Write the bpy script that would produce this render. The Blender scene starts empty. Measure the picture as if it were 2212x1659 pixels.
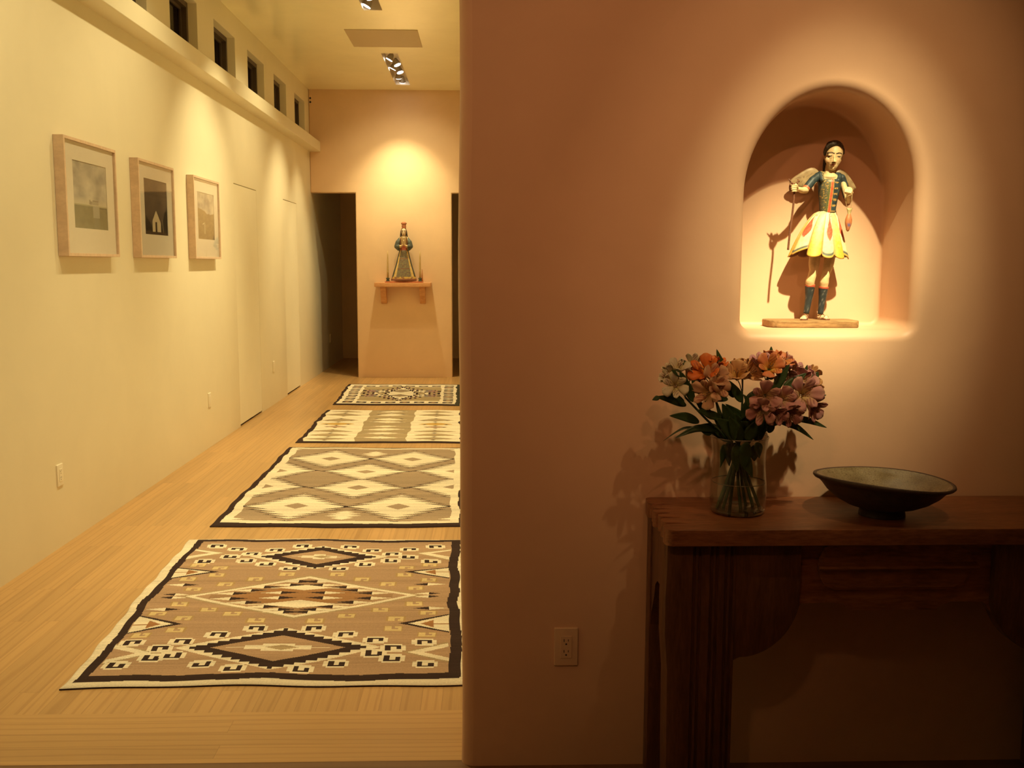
import bpy, bmesh, math, random
import numpy as np
from mathutils import Vector, Matrix, Euler, noise
SC = bpy.context.scene
COL = SC.collection
random.seed(7)
rng = np.random.RandomState(11)

# ---------------------------------------------------------------- camera
CAM_F, PITCH, YAW, ROLL, EYE = 2119.4, 0.1211, 0.0298, 0.003, 1.48
FW = Vector((math.sin(YAW) * math.cos(PITCH), math.cos(YAW) * math.cos(PITCH), -math.sin(PITCH)))
_R = Vector((math.cos(YAW), -math.sin(YAW), 0))
_U = _R.cross(FW)
RT = math.cos(ROLL) * _R + math.sin(ROLL) * _U
UP = -math.sin(ROLL) * _R + math.cos(ROLL) * _U
cam_data = bpy.data.cameras.new('camera')
cam = bpy.data.objects.new('camera', cam_data)
COL.objects.link(cam)
m3 = Matrix((RT, UP, -FW)).transposed()
cam.matrix_world = Matrix.Translation((0, 0, EYE)) @ m3.to_4x4()
cam_data.sensor_width = 36.0
cam_data.lens = CAM_F / 2212 * 36.0
cam_data.clip_start = 0.05
SC.camera = cam

def at(u, v, axis, val):
    """point of the photograph's sight line (u, v) on the plane axis = val (metres)"""
    d = FW * CAM_F + RT * (u - 1106) - UP * (v - 829.5)
    o = Vector((0, 0, EYE))
    return o + d * ((val - o[axis]) / d[axis])

# ---------------------------------------------------------------- world (night outside)
W = bpy.data.worlds.new('night')
SC.world = W
W.use_nodes = True
bg = W.node_tree.nodes['Background']
bg.inputs[0].default_value = (0.10, 0.11, 0.14, 1)
bg.inputs[1].default_value = 0.02

# ---------------------------------------------------------------- lights (ceiling spots of the house, and added fill)
WARM = (1.0, 0.85, 0.46)
DIM = (1.0, 0.44, 0.19)                     # redder tint, tuned to the partition's dim reddish tone
def spot(name, loc, target, watts, cone, blend=0.6, radius=0.03, color=WARM):
    l = bpy.data.lights.new(name, 'SPOT')
    l.energy = watts
    l.color = color
    l.spot_size = math.radians(cone)
    l.spot_blend = blend
    l.shadow_soft_size = radius
    o = bpy.data.objects.new(name, l)
    COL.objects.link(o)
    o.location = loc
    d = Vector(target) - Vector(loc)
    o.rotation_euler = d.to_track_quat('-Z', 'Y').to_euler()
    return o
CEIL = 3.684
LW, EW, PY = -2.216, 12.895, 2.7615         # left wall X, end wall Y, partition front Y
RW = 0.15
# niche lamp with extra beams for its halo, console lamp, added partition fill
spot('light_niche', (1.12, 1.15, 3.64), (0.99, PY + 0.1, 1.47), 680, 13.5, 1.0, 0.022)
spot('light_niche_halo', (1.10, 1.16, 3.64), (0.98, PY, 1.53), 290, 22, 1.0, 0.022)
spot('light_niche_flood', (1.13, 1.11, 3.64), (0.98, PY, 1.60), 88, 36, 1.0, 0.022, (1.0, 0.64, 0.29))
spot('light_console', (0.62, -0.25, 3.64), (0.80, PY, 1.85), 62, 37, 1.0, 0.03, DIM)
spot('light_partition_fill', (-0.9, -0.9, 3.64), (-0.35, PY, 1.75), 176, 46, 1.0, 0.12, DIM)  # added soft fill that lifts the partition's left side
# trough lamps on pictures, ledge and far statue, plus lamps added for bounce light
HALL = [
    ((-0.98, 3.3, 3.60), (LW, 3.3, 1.6), 105, 110),
    ((-0.99, 4.55, 3.60), (LW, 4.9, 1.7), 72, 100),
    ((-0.99, 6.15, 3.60), (LW, 6.3, 1.7), 76, 100),
    ((-0.99, 7.95, 3.60), (LW, 8.0, 1.7), 175, 66),
    ((-0.97, 8.75, 3.60), (0.1, 8.9, 0.6), 160, 90),
    ((-0.99, 9.3, 3.60), (LW, 9.4, 1.5), 88, 100),
    ((-1.02, 10.9, 3.60), (LW, 10.95, 1.4), 190, 60),
    ((-0.97, 11.3, 3.60), (-0.6, 10.8, 0.0), 190, 84),
    ((-1.02, 11.75, 3.60), (LW, 12.1, 1.5), 150, 46),
    ((-1.03, 12.22, 3.60), (-1.03, EW, 0.9), 205, 80),
    ((-0.97, 11.5, 3.60), (-1.0, EW, 1.9), 62, 96),
    ((-0.95, 5.4, 3.60), (-0.55, 5.6, 0.0), 260, 88),  # floor spots from here on, added for bounce onto rugs and ceiling
    ((-0.95, 4.0, 3.60), (-0.55, 3.9, 0.0), 150, 84),
    ((-0.95, 7.7, 3.60), (-0.7, 7.7, 0.0), 230, 100),
    ((-0.98, 1.2, 3.60), (LW, 1.0, 1.7), 90, 90),  # added lamp, bounces off the left wall to fill the partition
]
for i, (p, t, w, c) in enumerate(HALL):
    spot('light_hall', p, t, w, c, 1.0, 0.035)

SC.view_settings.view_transform = 'Standard'
SC.view_settings.look = 'None'
SC.view_settings.gamma = 1.0
SC.view_settings.use_curve_mapping = False
SC.view_settings.exposure = 0.0
SC.cycles.use_denoising = True
SC.cycles.max_bounces = 12
SC.cycles.diffuse_bounces = 7
SC.cycles.transparent_max_bounces = 24
SC.cycles.sample_clamp_indirect = 6.0

# ---------------------------------------------------------------- helpers
def tag(o, label=None, cat=None, group=None, kind=None):
    if label: o['label'] = label
    if cat: o['category'] = cat
    if group: o['group'] = group
    if kind: o['kind'] = kind
    return o

def empty(name, loc, label=None, cat=None, group=None):
    o = bpy.data.objects.new(name, None)
    COL.objects.link(o)
    o.location = loc
    o.empty_display_size = 0.05
    return tag(o, label, cat, group)

def link(name, me, mat, parent=None, smooth=False):
    o = bpy.data.objects.new(name, me)
    COL.objects.link(o)
    if mat is not None:
        for m in (mat if isinstance(mat, (list, tuple)) else [mat]):
            me.materials.append(m)
    if smooth:
        me.shade_smooth()
    if parent is not None:
        o.parent = parent
        w = wloc(parent)
        me.transform(Matrix.Translation(-w))
    return o

def wloc(o):
    v = Vector((0, 0, 0))
    while o is not None:
        v += o.location
        o = o.parent
    return v

def rebase(o, p):
    """put a top-level mesh object's origin at p"""
    o.data.transform(Matrix.Translation(-Vector(p)))
    o.location = p
    return o

class MB:
    """collects shapes into one mesh"""
    def __init__(self):
        self.v, self.f, self.m = [], [], []
        self.cur = 0
    def add(self, vs, fs):
        n = len(self.v)
        self.v += [tuple(p) for p in vs]
        self.f += [tuple(i + n for i in q) for q in fs]
        self.m += [self.cur] * len(fs)
        return self
    def box(self, a, b):
        (x0, y0, z0), (x1, y1, z1) = a, b
        vs = [(x0, y0, z0), (x1, y0, z0), (x1, y1, z0), (x0, y1, z0), (x0, y0, z1), (x1, y0, z1), (x1, y1, z1), (x0, y1, z1)]
        return self.add(vs, [(0, 3, 2, 1), (4, 5, 6, 7), (0, 1, 5, 4), (1, 2, 6, 5), (2, 3, 7, 6), (3, 0, 4, 7)])
    def prism(self, pts, axis, a, b):
        """polygon pts (2-D, in the two other axes in order) pushed from a to b along axis"""
        def P(p, t):
            q = list(p); q.insert(axis, t); return tuple(q)
        n = len(pts)
        vs = [P(p, a) for p in pts] + [P(p, b) for p in pts]
        fs = [tuple(range(n))[::-1], tuple(range(n, 2 * n))]
        fs += [(i, (i + 1) % n, n + (i + 1) % n, n + i) for i in range(n)]
        return self.add(vs, fs)
    def tube(self, pts, rad, n=10, caps=True, flat=None):
        pts = [Vector(p) for p in pts]
        if not hasattr(rad, '__len__'): rad = [rad] * len(pts)
        rings, prev = [], None
        for i, p in enumerate(pts):
            t = (pts[min(i + 1, len(pts) - 1)] - pts[max(i - 1, 0)])
            if t.length < 1e-9: t = Vector((0, 0, 1))
            t.normalize()
            if prev is None:
                ref = Vector((0, 1, 0)) if abs(t.y) < .9 else Vector((1, 0, 0))
                a = (ref - t * ref.dot(t)).normalized()
            else:
                a = (prev - t * prev.dot(t))
                a = a.normalized() if a.length > 1e-6 else t.orthogonal().normalized()
            prev = a
            b = t.cross(a)
            rings.append([p + (a * math.cos(2 * math.pi * k / n) + b * math.sin(2 * math.pi * k / n)) * rad[i] for k in range(n)])
        vs = [q for r in rings for q in r]
        fs = [(i * n + k, i * n + (k + 1) % n, (i + 1) * n + (k + 1) % n, (i + 1) * n + k) for i in range(len(rings) - 1) for k in range(n)]
        if caps:
            fs += [tuple(range(n))[::-1], tuple(range((len(rings) - 1) * n, len(rings) * n))]
        return self.add(vs, fs)
    def lathe(self, prof, c, n=48, sx=1, sy=1):
        """profile of (r, z) turned about the vertical through c"""
        vs, idx = [], []
        for r, z in prof:
            if r < 1e-6:
                idx.append([len(vs)]); vs.append((c[0], c[1], c[2] + z))
            else:
                idx.append(list(range(len(vs), len(vs) + n)))
                vs += [(c[0] + r * sx * math.cos(2 * math.pi * k / n), c[1] + r * sy * math.sin(2 * math.pi * k / n), c[2] + z) for k in range(n)]
        fs = []
        for a, b in zip(idx[:-1], idx[1:]):
            for k in range(n):
                q = (k + 1) % n
                if len(a) == 1 and len(b) == 1: continue
                if len(a) == 1: fs.append((a[0], b[q], b[k]))
                elif len(b) == 1: fs.append((a[k], a[q], b[0]))
                else: fs.append((a[k], a[q], b[q], b[k]))
        return self.add(vs, fs)
    def loft(self, rings, closed=True, caps=True):
        n = len(rings[0])
        vs = [p for r in rings for p in r]
        fs = []
        for i in range(len(rings) - 1):
            for k in range(n if closed else n - 1):
                fs.append((i * n + k, i * n + (k + 1) % n, (i + 1) * n + (k + 1) % n, (i + 1) * n + k))
        if caps and closed:
            fs += [tuple(range(n))[::-1], tuple(range((len(rings) - 1) * n, len(rings) * n))]
        return self.add(vs, fs)
    def ball(self, c, r, rot=None, nu=20, nv=12):
        if not hasattr(r, '__len__'): r = (r, r, r)
        c = Vector(c)
        M = rot.to_matrix() if rot is not None else Matrix.Identity(3)
        vs = [c + M @ Vector((0, 0, -r[2]))]
        for j in range(1, nv):
            t = -math.pi / 2 + math.pi * j / nv
            for k in range(nu):
                a = 2 * math.pi * k / nu
                vs.append(c + M @ Vector((r[0] * math.cos(t) * math.cos(a), r[1] * math.cos(t) * math.sin(a), r[2] * math.sin(t))))
        vs.append(c + M @ Vector((0, 0, r[2])))
        fs = [(0, 1 + (k + 1) % nu, 1 + k) for k in range(nu)]
        for j in range(nv - 2):
            o = 1 + j * nu
            fs += [(o + k, o + (k + 1) % nu, o + nu + (k + 1) % nu, o + nu + k) for k in range(nu)]
        o = 1 + (nv - 2) * nu
        fs += [(o + k, o + (k + 1) % nu, len(vs) - 1) for k in range(nu)]
        return self.add(vs, fs)
    def limb(self, pts, rad, n=14):
        """rounded tapering limb: tube plus a ball at every joint"""
        for p, r in zip(pts, rad): self.ball(p, r, nu=14, nv=8)
        for i in range(len(pts) - 1): self.tube(pts[i:i + 2], rad[i:i + 2], n)
        return self
    def mesh(self, name):
        me = bpy.data.meshes.new(name)
        me.from_pydata([tuple(p) for p in self.v], [], self.f)
        if any(self.m):
            me.polygons.foreach_set('material_index', self.m)
        me.update()
        return me
    def build(self, name, mat, parent=None, smooth=False, bevel=0, seg=2, fix=False, sharp=None):
        me = self.mesh(name)
        if fix or bevel:
            bm = bmesh.new(); bm.from_mesh(me)
            bmesh.ops.remove_doubles(bm, verts=bm.verts, dist=1e-6)
            bmesh.ops.recalc_face_normals(bm, faces=bm.faces)
            if bevel:
                ed = [e for e in bm.edges if len(e.link_faces) == 2 and e.calc_face_angle(0) > 0.5]
                bmesh.ops.bevel(bm, geom=ed, offset=bevel, segments=seg, profile=0.6, affect='EDGES', clamp_overlap=True)
            bm.to_mesh(me); bm.free()
        o = link(name, me, mat, parent, smooth)
        if sharp:
            me.shade_smooth()
            me.set_sharp_from_angle(angle=math.radians(sharp))
        return o

def voxel(mb, size, smooth=3, factor=0.5):
    """fuse overlapping shapes into one continuous skin"""
    me = mb.mesh('fuse')
    bm = bmesh.new(); bm.from_mesh(me)
    bmesh.ops.recalc_face_normals(bm, faces=bm.faces)
    bm.to_mesh(me); bm.free()
    o = bpy.data.objects.new('fuse', me); COL.objects.link(o)
    r = o.modifiers.new('r', 'REMESH'); r.mode = 'VOXEL'; r.voxel_size = size
    if smooth:
        s = o.modifiers.new('s', 'SMOOTH'); s.factor = factor; s.iterations = smooth
    dg = bpy.context.evaluated_depsgraph_get()
    out = bpy.data.meshes.new_from_object(o.evaluated_get(dg))
    bpy.data.objects.remove(o); bpy.data.meshes.remove(me)
    return out

def paint(me, fn):
    """colour every vertex with fn(x, y, z, normal) -> rgb"""
    a = me.attributes.new('Col', 'FLOAT_COLOR', 'POINT')
    buf = np.ones((len(me.vertices), 4), np.float32)
    for i, v in enumerate(me.vertices):
        buf[i, :3] = fn(v.co.x, v.co.y, v.co.z, v.normal)
    a.data.foreach_set('color', buf.ravel())
    return me

def nz(x, y, z, s=1.0):
    return noise.noise(Vector((x * s, y * s, z * s)))

# ---------------------------------------------------------------- materials
def new_mat(name):
    m = bpy.data.materials.new(name); m.use_nodes = True
    nt = m.node_tree
    return m, nt, nt.nodes['Principled BSDF']
def N(nt, t, **kw):
    n = nt.nodes.new(t)
    for k, v in kw.items(): setattr(n, k, v)
    return n
def ramp(nt, fac, stops):
    r = N(nt, 'ShaderNodeValToRGB')
    el = r.color_ramp.elements
    while len(el) < len(stops): el.new(0.5)
    for e, (p, c) in zip(el, stops):
        e.position = p; e.color = (*c, 1)
    nt.links.new(fac, r.inputs[0])
    return r.outputs[0]
def bump(nt, bsdf, height, strength, dist=0.002):
    b = N(nt, 'ShaderNodeBump'); b.inputs['Strength'].default_value = strength; b.inputs['Distance'].default_value = dist
    nt.links.new(height, b.inputs['Height']); nt.links.new(b.outputs[0], bsdf.inputs['Normal'])
def pos(nt, scale=(1, 1, 1), obj=False):
    if obj:
        g = N(nt, 'ShaderNodeTexCoord').outputs['Object']
    else:
        g = N(nt, 'ShaderNodeNewGeometry').outputs['Position']
    mp = N(nt, 'ShaderNodeMapping'); mp.inputs['Scale'].default_value = scale
    nt.links.new(g, mp.inputs[0])
    return mp.outputs[0]
def tex(nt, vec, scale, detail=4, rough=0.55, dist=0.0):
    t = N(nt, 'ShaderNodeTexNoise'); t.inputs['Scale'].default_value = scale; t.inputs['Detail'].default_value = detail
    t.inputs['Roughness'].default_value = rough; t.inputs['Distortion'].default_value = dist
    nt.links.new(vec, t.inputs['Vector'])
    return t.outputs['Fac']
def mix(nt, a, b, fac, mode='MIX'):
    x = N(nt, 'ShaderNodeMix', data_type='RGBA', blend_type=mode)
    for s, v in ((6, a), (7, b)):
        if hasattr(v, 'is_linked') or hasattr(v, 'links'): nt.links.new(v, x.inputs[s])
        else: x.inputs[s].default_value = (*v, 1)
    if hasattr(fac, 'links'): nt.links.new(fac, x.inputs[0])
    else: x.inputs[0].default_value = fac
    return x.outputs[2]

def plaster(name, c, var=0.07, rough=0.6, spec=0.25, bmp=0.25):
    m, nt, b = new_mat(name)
    p = pos(nt)
    big = tex(nt, p, 1.6, 5, 0.6, 0.4)
    lo = tuple(x * (1 - var) for x in c); hi = tuple(min(1, x * (1 + var)) for x in c)
    nt.links.new(ramp(nt, big, [(0.3, lo), (0.7, hi)]), b.inputs['Base Color'])
    b.inputs['Roughness'].default_value = rough
    b.inputs['Specular IOR Level'].default_value = spec
    f = tex(nt, p, 9.0, 6, 0.6)
    bump(nt, b, f, bmp, 0.006)
    return m
def plain(name, c, rough=0.5, metal=0.0, spec=0.5, var=0.0, scale=30):
    m, nt, b = new_mat(name)
    b.inputs['Base Color'].default_value = (*c, 1)
    if var:
        f = tex(nt, pos(nt), scale, 4)
        nt.links.new(ramp(nt, f, [(0.3, tuple(x * (1 - var) for x in c)), (0.7, tuple(min(1, x * (1 + var)) for x in c))]), b.inputs['Base Color'])
    b.inputs['Roughness'].default_value = rough
    b.inputs['Metallic'].default_value = metal
    b.inputs['Specular IOR Level'].default_value = spec
    return m
def wood(name, dark, light, stretch, rough=0.4, spec=0.4, bmp=0.1):
    """stretch = scale per axis: small along the grain"""
    m, nt, b = new_mat(name)
    p = pos(nt, stretch)
    a = tex(nt, p, 1.0, 8, 0.65, 0.6)
    c2 = tex(nt, p, 5.0, 4, 0.7)
    s = mix(nt, ramp(nt, a, [(0.32, dark), (0.68, light)]), ramp(nt, c2, [(0.4, tuple(x * 0.75 for x in dark)), (0.62, light)]), 0.35)
    nt.links.new(s, b.inputs['Base Color'])
    b.inputs['Roughness'].default_value = rough
    b.inputs['Specular IOR Level'].default_value = spec
    bump(nt, b, c2, bmp, 0.001)
    return m
def painted(name, rough=0.45, spec=0.4, wear=0.12, bmp=0.15):
    m, nt, b = new_mat(name)
    at_ = N(nt, 'ShaderNodeAttribute'); at_.attribute_name = 'Col'
    f = tex(nt, pos(nt), 160, 3, 0.6)
    c = mix(nt, at_.outputs['Color'], ramp(nt, f, [(0.35, (1 - wear,) * 3), (0.65, (1, 1, 1))]), 1.0, 'MULTIPLY')
    nt.links.new(c, b.inputs['Base Color'])
    b.inputs['Roughness'].default_value = rough
    b.inputs['Specular IOR Level'].default_value = spec
    bump(nt, b, f, bmp, 0.0008)
    return m
def pane_mat(name, tint, refl=1.0):
    """thin clear glass: see-through with a fresnel mirror share"""
    m, nt, b = new_mat(name)
    out = nt.nodes['Material Output']
    tr = N(nt, 'ShaderNodeBsdfTransparent'); tr.inputs[0].default_value = (*tint, 1)
    gl = N(nt, 'ShaderNodeBsdfGlossy'); gl.inputs['Roughness'].default_value = 0.02
    fr = N(nt, 'ShaderNodeFresnel')
    ge = N(nt, 'ShaderNodeNewGeometry')          # both faces of the sheet reflect alike
    mr = N(nt, 'ShaderNodeMapRange'); mr.inputs[3].default_value = 1.45; mr.inputs[4].default_value = 1 / 1.45
    nt.links.new(ge.outputs['Backfacing'], mr.inputs[0]); nt.links.new(mr.outputs[0], fr.inputs[0])
    mu = N(nt, 'ShaderNodeMath', operation='MULTIPLY'); mu.inputs[1].default_value = refl
    nt.links.new(fr.outputs[0], mu.inputs[0])
    ms = N(nt, 'ShaderNodeMixShader')
    nt.links.new(mu.outputs[0], ms.inputs[0]); nt.links.new(tr.outputs[0], ms.inputs[1]); nt.links.new(gl.outputs[0], ms.inputs[2])
    nt.links.new(ms.outputs[0], out.inputs['Surface'])
    nt.nodes.remove(b)
    return m
def lamp_mat(name, c, s):
    m, nt, b = new_mat(name)
    b.inputs['Base Color'].default_value = (0.8, 0.8, 0.8, 1)
    b.inputs['Emission Color'].default_value = (*c, 1)
    b.inputs['Emission Strength'].default_value = s
    return m
def oak(name, along, w=0.07, ln=1.1, dark=(0.30, 0.155, 0.055), light=(0.50, 0.295, 0.115), rough=0.32):
    """strip floor: boards run along 'along' (0 = X, 1 = Y)"""
    m, nt, b = new_mat(name)
    g = N(nt, 'ShaderNodeNewGeometry').outputs['Position']
    sp = N(nt, 'ShaderNodeSeparateXYZ'); nt.links.new(g, sp.inputs[0])
    cb = N(nt, 'ShaderNodeCombineXYZ')
    nt.links.new(sp.outputs[along], cb.inputs[0]); nt.links.new(sp.outputs[1 - along], cb.inputs[1])
    br = N(nt, 'ShaderNodeTexBrick')
    br.offset = 0.37; br.offset_frequency = 2; br.squash = 1
    br.inputs['Color1'].default_value = (0, 0, 0, 1); br.inputs['Color2'].default_value = (1, 1, 1, 1); br.inputs['Mortar'].default_value = (0.5, 0.5, 0.5, 1)
    br.inputs['Scale'].default_value = 1.0; br.inputs['Mortar Size'].default_value = 0.0005; br.inputs['Mortar Smooth'].default_value = 0.0
    br.inputs['Bias'].default_value = 0.0; br.inputs['Brick Width'].default_value = ln; br.inputs['Row Height'].default_value = w
    nt.links.new(cb.outputs[0], br.inputs['Vector'])
    # the grain is shifted board by board
    sh = N(nt, 'ShaderNodeVectorMath', operation='MULTIPLY'); sh.inputs[1].default_value = (13.7, 7.3, 5.1)
    nt.links.new(br.outputs['Color'], sh.inputs[0])
    ad = N(nt, 'ShaderNodeVectorMath', operation='ADD'); nt.links.new(cb.outputs[0], ad.inputs[0]); nt.links.new(sh.outputs[0], ad.inputs[1])
    mp = N(nt, 'ShaderNodeMapping'); mp.inputs['Scale'].default_value = (0.8, 7, 1); nt.links.new(ad.outputs[0], mp.inputs[0])
    wv = N(nt, 'ShaderNodeTexWave', wave_type='RINGS', rings_direction='X'); wv.inputs['Scale'].default_value = 1.1
    wv.inputs['Distortion'].default_value = 9; wv.inputs['Detail'].default_value = 3; wv.inputs['Detail Scale'].default_value = 0.6
    nt.links.new(mp.outputs[0], wv.inputs['Vector'])
    mp2 = N(nt, 'ShaderNodeMapping'); mp2.inputs['Scale'].default_value = (7, 190, 1); nt.links.new(ad.outputs[0], mp2.inputs[0])
    fine = tex(nt, mp2.outputs[0], 1.0, 4, 0.6)
    base = ramp(nt, br.outputs['Color'], [(0.0, tuple(x * 0.90 for x in light)), (0.5, light), (1.0, tuple(min(1, x * 1.07) for x in light))])
    gr = ramp(nt, wv.outputs['Fac'], [(0.0, (0.55, 0.44, 0.34)), (0.25, (1, 1, 1)), (1.0, (1, 1, 1))])
    c = mix(nt, base, gr, 0.30, 'MULTIPLY')
    c = mix(nt, c, ramp(nt, fine, [(0.35, (0.84, 0.79, 0.73)), (0.6, (1, 1, 1))]), 0.30, 'MULTIPLY')
    c = mix(nt, c, tuple(x * 0.8 for x in dark), br.outputs['Fac'])
    nt.links.new(c, b.inputs['Base Color'])
    b.inputs['Roughness'].default_value = rough
    b.inputs['Specular IOR Level'].default_value = 0.45
    bump(nt, b, fine, 0.05, 0.001)
    return m

M = {}
M['cream'] = plaster('cream_plaster', (0.78, 0.71, 0.53), 0.03, 0.5, 0.3, 0.12)
M['ceil'] = plaster('ceiling_plaster', (0.95, 0.90, 0.64), 0.04, 0.2, 0.55, 0.05)
M['tan'] = plaster('tan_plaster', (0.77, 0.545, 0.34), 0.05, 0.5, 0.3, 0.15)
M['clay'] = plaster('clay_plaster', (0.65, 0.43, 0.285), 0.06, 0.45, 0.35, 0.2)
M['oak'] = oak('oak_boards', 1)
M['oakx'] = oak('oak_border_boards', 0, 0.083, 2.2)
M['darkfloor'] = oak('dark_boards', 0, 0.12, 1.8, (0.12, 0.06, 0.03), (0.20, 0.10, 0.045), 0.4)
M['white'] = plain('ivory_plastic', (0.78, 0.70, 0.53), 0.4)
M['claywhite'] = plain('clay_plastic', (0.66, 0.47, 0.31), 0.35)
M['trough'] = plain('trough_paint', (0.62, 0.53, 0.38), 0.5)
M['slot'] = plain('slot_black', (0.01, 0.008, 0.006), 0.6)
M['metal'] = plain('grey_metal', (0.42, 0.37, 0.29), 0.45, 0.3)
M['maple'] = wood('maple_frame', (0.66, 0.47, 0.33), (0.74, 0.55, 0.39), (3, 9, 5), 0.4, 0.4, 0.03)
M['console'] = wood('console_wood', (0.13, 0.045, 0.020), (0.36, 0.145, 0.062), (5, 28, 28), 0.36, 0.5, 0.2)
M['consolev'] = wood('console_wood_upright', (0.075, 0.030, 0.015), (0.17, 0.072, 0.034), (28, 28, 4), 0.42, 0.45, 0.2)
M['shelf'] = wood('shelf_wood', (0.58, 0.27, 0.11), (0.72, 0.38, 0.17), (4, 22, 22), 0.42)
M['frame_dark'] = plain('bronze_window_frame', (0.09, 0.06, 0.04), 0.5)
M['night'] = pane_mat('window_glass', (0.5, 0.5, 0.55))
M['pane'] = pane_mat('picture_glass', (0.97, 0.97, 0.96), 0.9)
M['vase'] = pane_mat('vase_glass', (0.95, 0.955, 0.93), 1.2)
M['water'] = pane_mat('clear_water', (0.93, 0.94, 0.90), 0.8)
M['paint'] = painted('old_paint')
M['paintgloss'] = painted('flower_petal', 0.5, 0.3, 0.05, 0.05)
M['lens'] = lamp_mat('lamp_lens', (1.0, 0.93, 0.86), 14.0)
M['wool'] = None
# ================================================================ the setting
def holed(name, ax, front, back, rng0, rng1, holes, mat, bevel=0.0, sub=0):
    """slab across axis ax with rectangular openings; the two other axes run rng0, rng1"""
    o0, o1 = [i for i in range(3) if i != ax]
    a = sorted({rng0[0], rng0[1], *[h[0] for h in holes], *[h[1] for h in holes]})
    b = sorted({rng1[0], rng1[1], *[h[2] for h in holes], *[h[3] for h in holes]})
    a = [x for x in a if rng0[0] <= x <= rng0[1]]; b = [x for x in b if rng1[0] <= x <= rng1[1]]
    def solid(i, j):
        if i < 0 or j < 0 or i >= len(a) - 1 or j >= len(b) - 1: return False
        x, y = (a[i] + a[i + 1]) / 2, (b[j] + b[j + 1]) / 2
        return not any(h[0] < x < h[1] and h[2] < y < h[3] for h in holes)
    def P(t, x, y):
        q = [0, 0, 0]; q[ax] = t; q[o0] = x; q[o1] = y; return tuple(q)
    mb = MB()
    for i in range(len(a) - 1):
        for j in range(len(b) - 1):
            if not solid(i, j): continue
            x0, x1, y0, y1 = a[i], a[i + 1], b[j], b[j + 1]
            for t in (front, back):
                mb.add([P(t, x0, y0), P(t, x1, y0), P(t, x1, y1), P(t, x0, y1)], [(0, 1, 2, 3)])
            for di, dj, p, q in ((-1, 0, (x0, y0), (x0, y1)), (1, 0, (x1, y0), (x1, y1)), (0, -1, (x0, y0), (x1, y0)), (0, 1, (x0, y1), (x1, y1))):
                if not solid(i + di, j + dj):
                    mb.add([P(front, *p), P(front, *q), P(back, *q), P(back, *p)], [(0, 1, 2, 3)])
    me = mb.mesh(name)
    bm = bmesh.new(); bm.from_mesh(me)
    bmesh.ops.remove_doubles(bm, verts=bm.verts, dist=1e-5)
    bmesh.ops.recalc_face_normals(bm, faces=bm.faces)
    if bevel:
        ed = [e for e in bm.edges if len(e.link_faces) == 2 and e.calc_face_angle(0) > 0.5]
        bmesh.ops.bevel(bm, geom=ed, offset=bevel, segments=4, profile=0.5, affect='EDGES', clamp_overlap=True)
    bm.to_mesh(me); bm.free()
    o = link(name, me, mat)
    me.shade_smooth(); me.set_sharp_from_angle(angle=math.radians(35))
    return tag(o, kind='structure')

# floor: hall boards run along the hall, a border of boards runs across it, the front room is darker
FY = 2.796
fl = MB()
fl.box((LW - 0.02, 3.13, -0.06), (RW + 0.05, 15.7, 0))
fl.cur = 1; fl.box((LW - 0.02, FY, -0.06), (RW + 0.05, 3.13, 0))
tag(fl.build('floor', [M['oak'], M['oakx']]), kind='structure')
f2 = MB().box((LW - 0.02, -3.6, -0.06), (3.3, FY, -0.0005))
tag(f2.build('floor_front_room', M['darkfloor']), kind='structure')

# ceiling
TROUGHS = [(-1.045, -0.875, 2.85, 4.70), (-1.045, -0.875, 6.85, 8.945), (-1.075, -0.895, 10.71, 12.54)]
holed('ceiling', 2, CEIL, CEIL + 0.2, (LW - 0.4, 3.3), (-3.6, 15.8), TROUGHS, M['ceil'])

# left wall with the clerestory openings and two flush closet doors
WINY = [(2.60, 3.27), (3.77, 4.44), (4.95, 5.62), (6.12, 6.80), (7.287, 7.974), (8.451, 9.151), (9.617, 10.323), (10.788, 11.444), (11.938, 12.603)]
WZ = (3.06, 3.484)
DOORS = [(8.94, 9.825), (11.12, 11.915)]
holed('wall_left', 0, LW, LW - 0.36, (-3.6, 15.7), (-0.05, CEIL + 0.02),
      [(a, b, *WZ) for a, b in WINY] + [(a, b, -0.05, 2.193) for a, b in DOORS], M['cream'], 0.004)
for i, (a, b) in enumerate(DOORS):
    d = MB().box((LW - 0.04, a + 0.001, 0.018), (LW - 0.0015, b - 0.004, 2.187))
    tag(d.build('door_%d' % (i + 1), M['cream'], bevel=0.001), kind='structure')
for i, (a, b) in enumerate(WINY):
    w = MB()
    x0, x1 = LW - 0.135, LW - 0.072
    for (y0, y1, z0, z1) in ((a, a + 0.04, *WZ), (b - 0.04, b, *WZ), (a + .04, b - .04, WZ[0], WZ[0] + 0.04), (a + .04, b - .04, WZ[1] - 0.04, WZ[1])):
        w.box((x0, y0 + 0.0005, z0), (x1, y1 - 0.0005, z1))
    for (y0, y1, z0, z1) in ((a + .04, a + 0.06, WZ[0] + .04, WZ[1] - .04), (b - 0.06, b - .04, WZ[0] + .04, WZ[1] - .04), (a + .06, b - .06, WZ[0] + .04, WZ[0] + .06), (a + .06, b - .06, WZ[1] - .06, WZ[1] - .04)):
        w.box((x0, y0, z0), (x0 + 0.025, y1, z1))
    wo = tag(w.build('window_%d' % (i + 1), M['frame_dark']), kind='structure')
    g = MB().box((LW - 0.127, a + .055, WZ[0] + .055), (LW - 0.122, b - .055, WZ[1] - .055))
    g.build('glass', M['night'], wo)
# plaster ledge running under the clerestory
led = MB().box((LW - 0.01, -3.5, 2.907), (LW + 0.138, EW + 0.005, 3.032))
tag(led.build('trim_1', M['cream'], bevel=0.006, seg=3, sharp=40), kind='structure')

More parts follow.
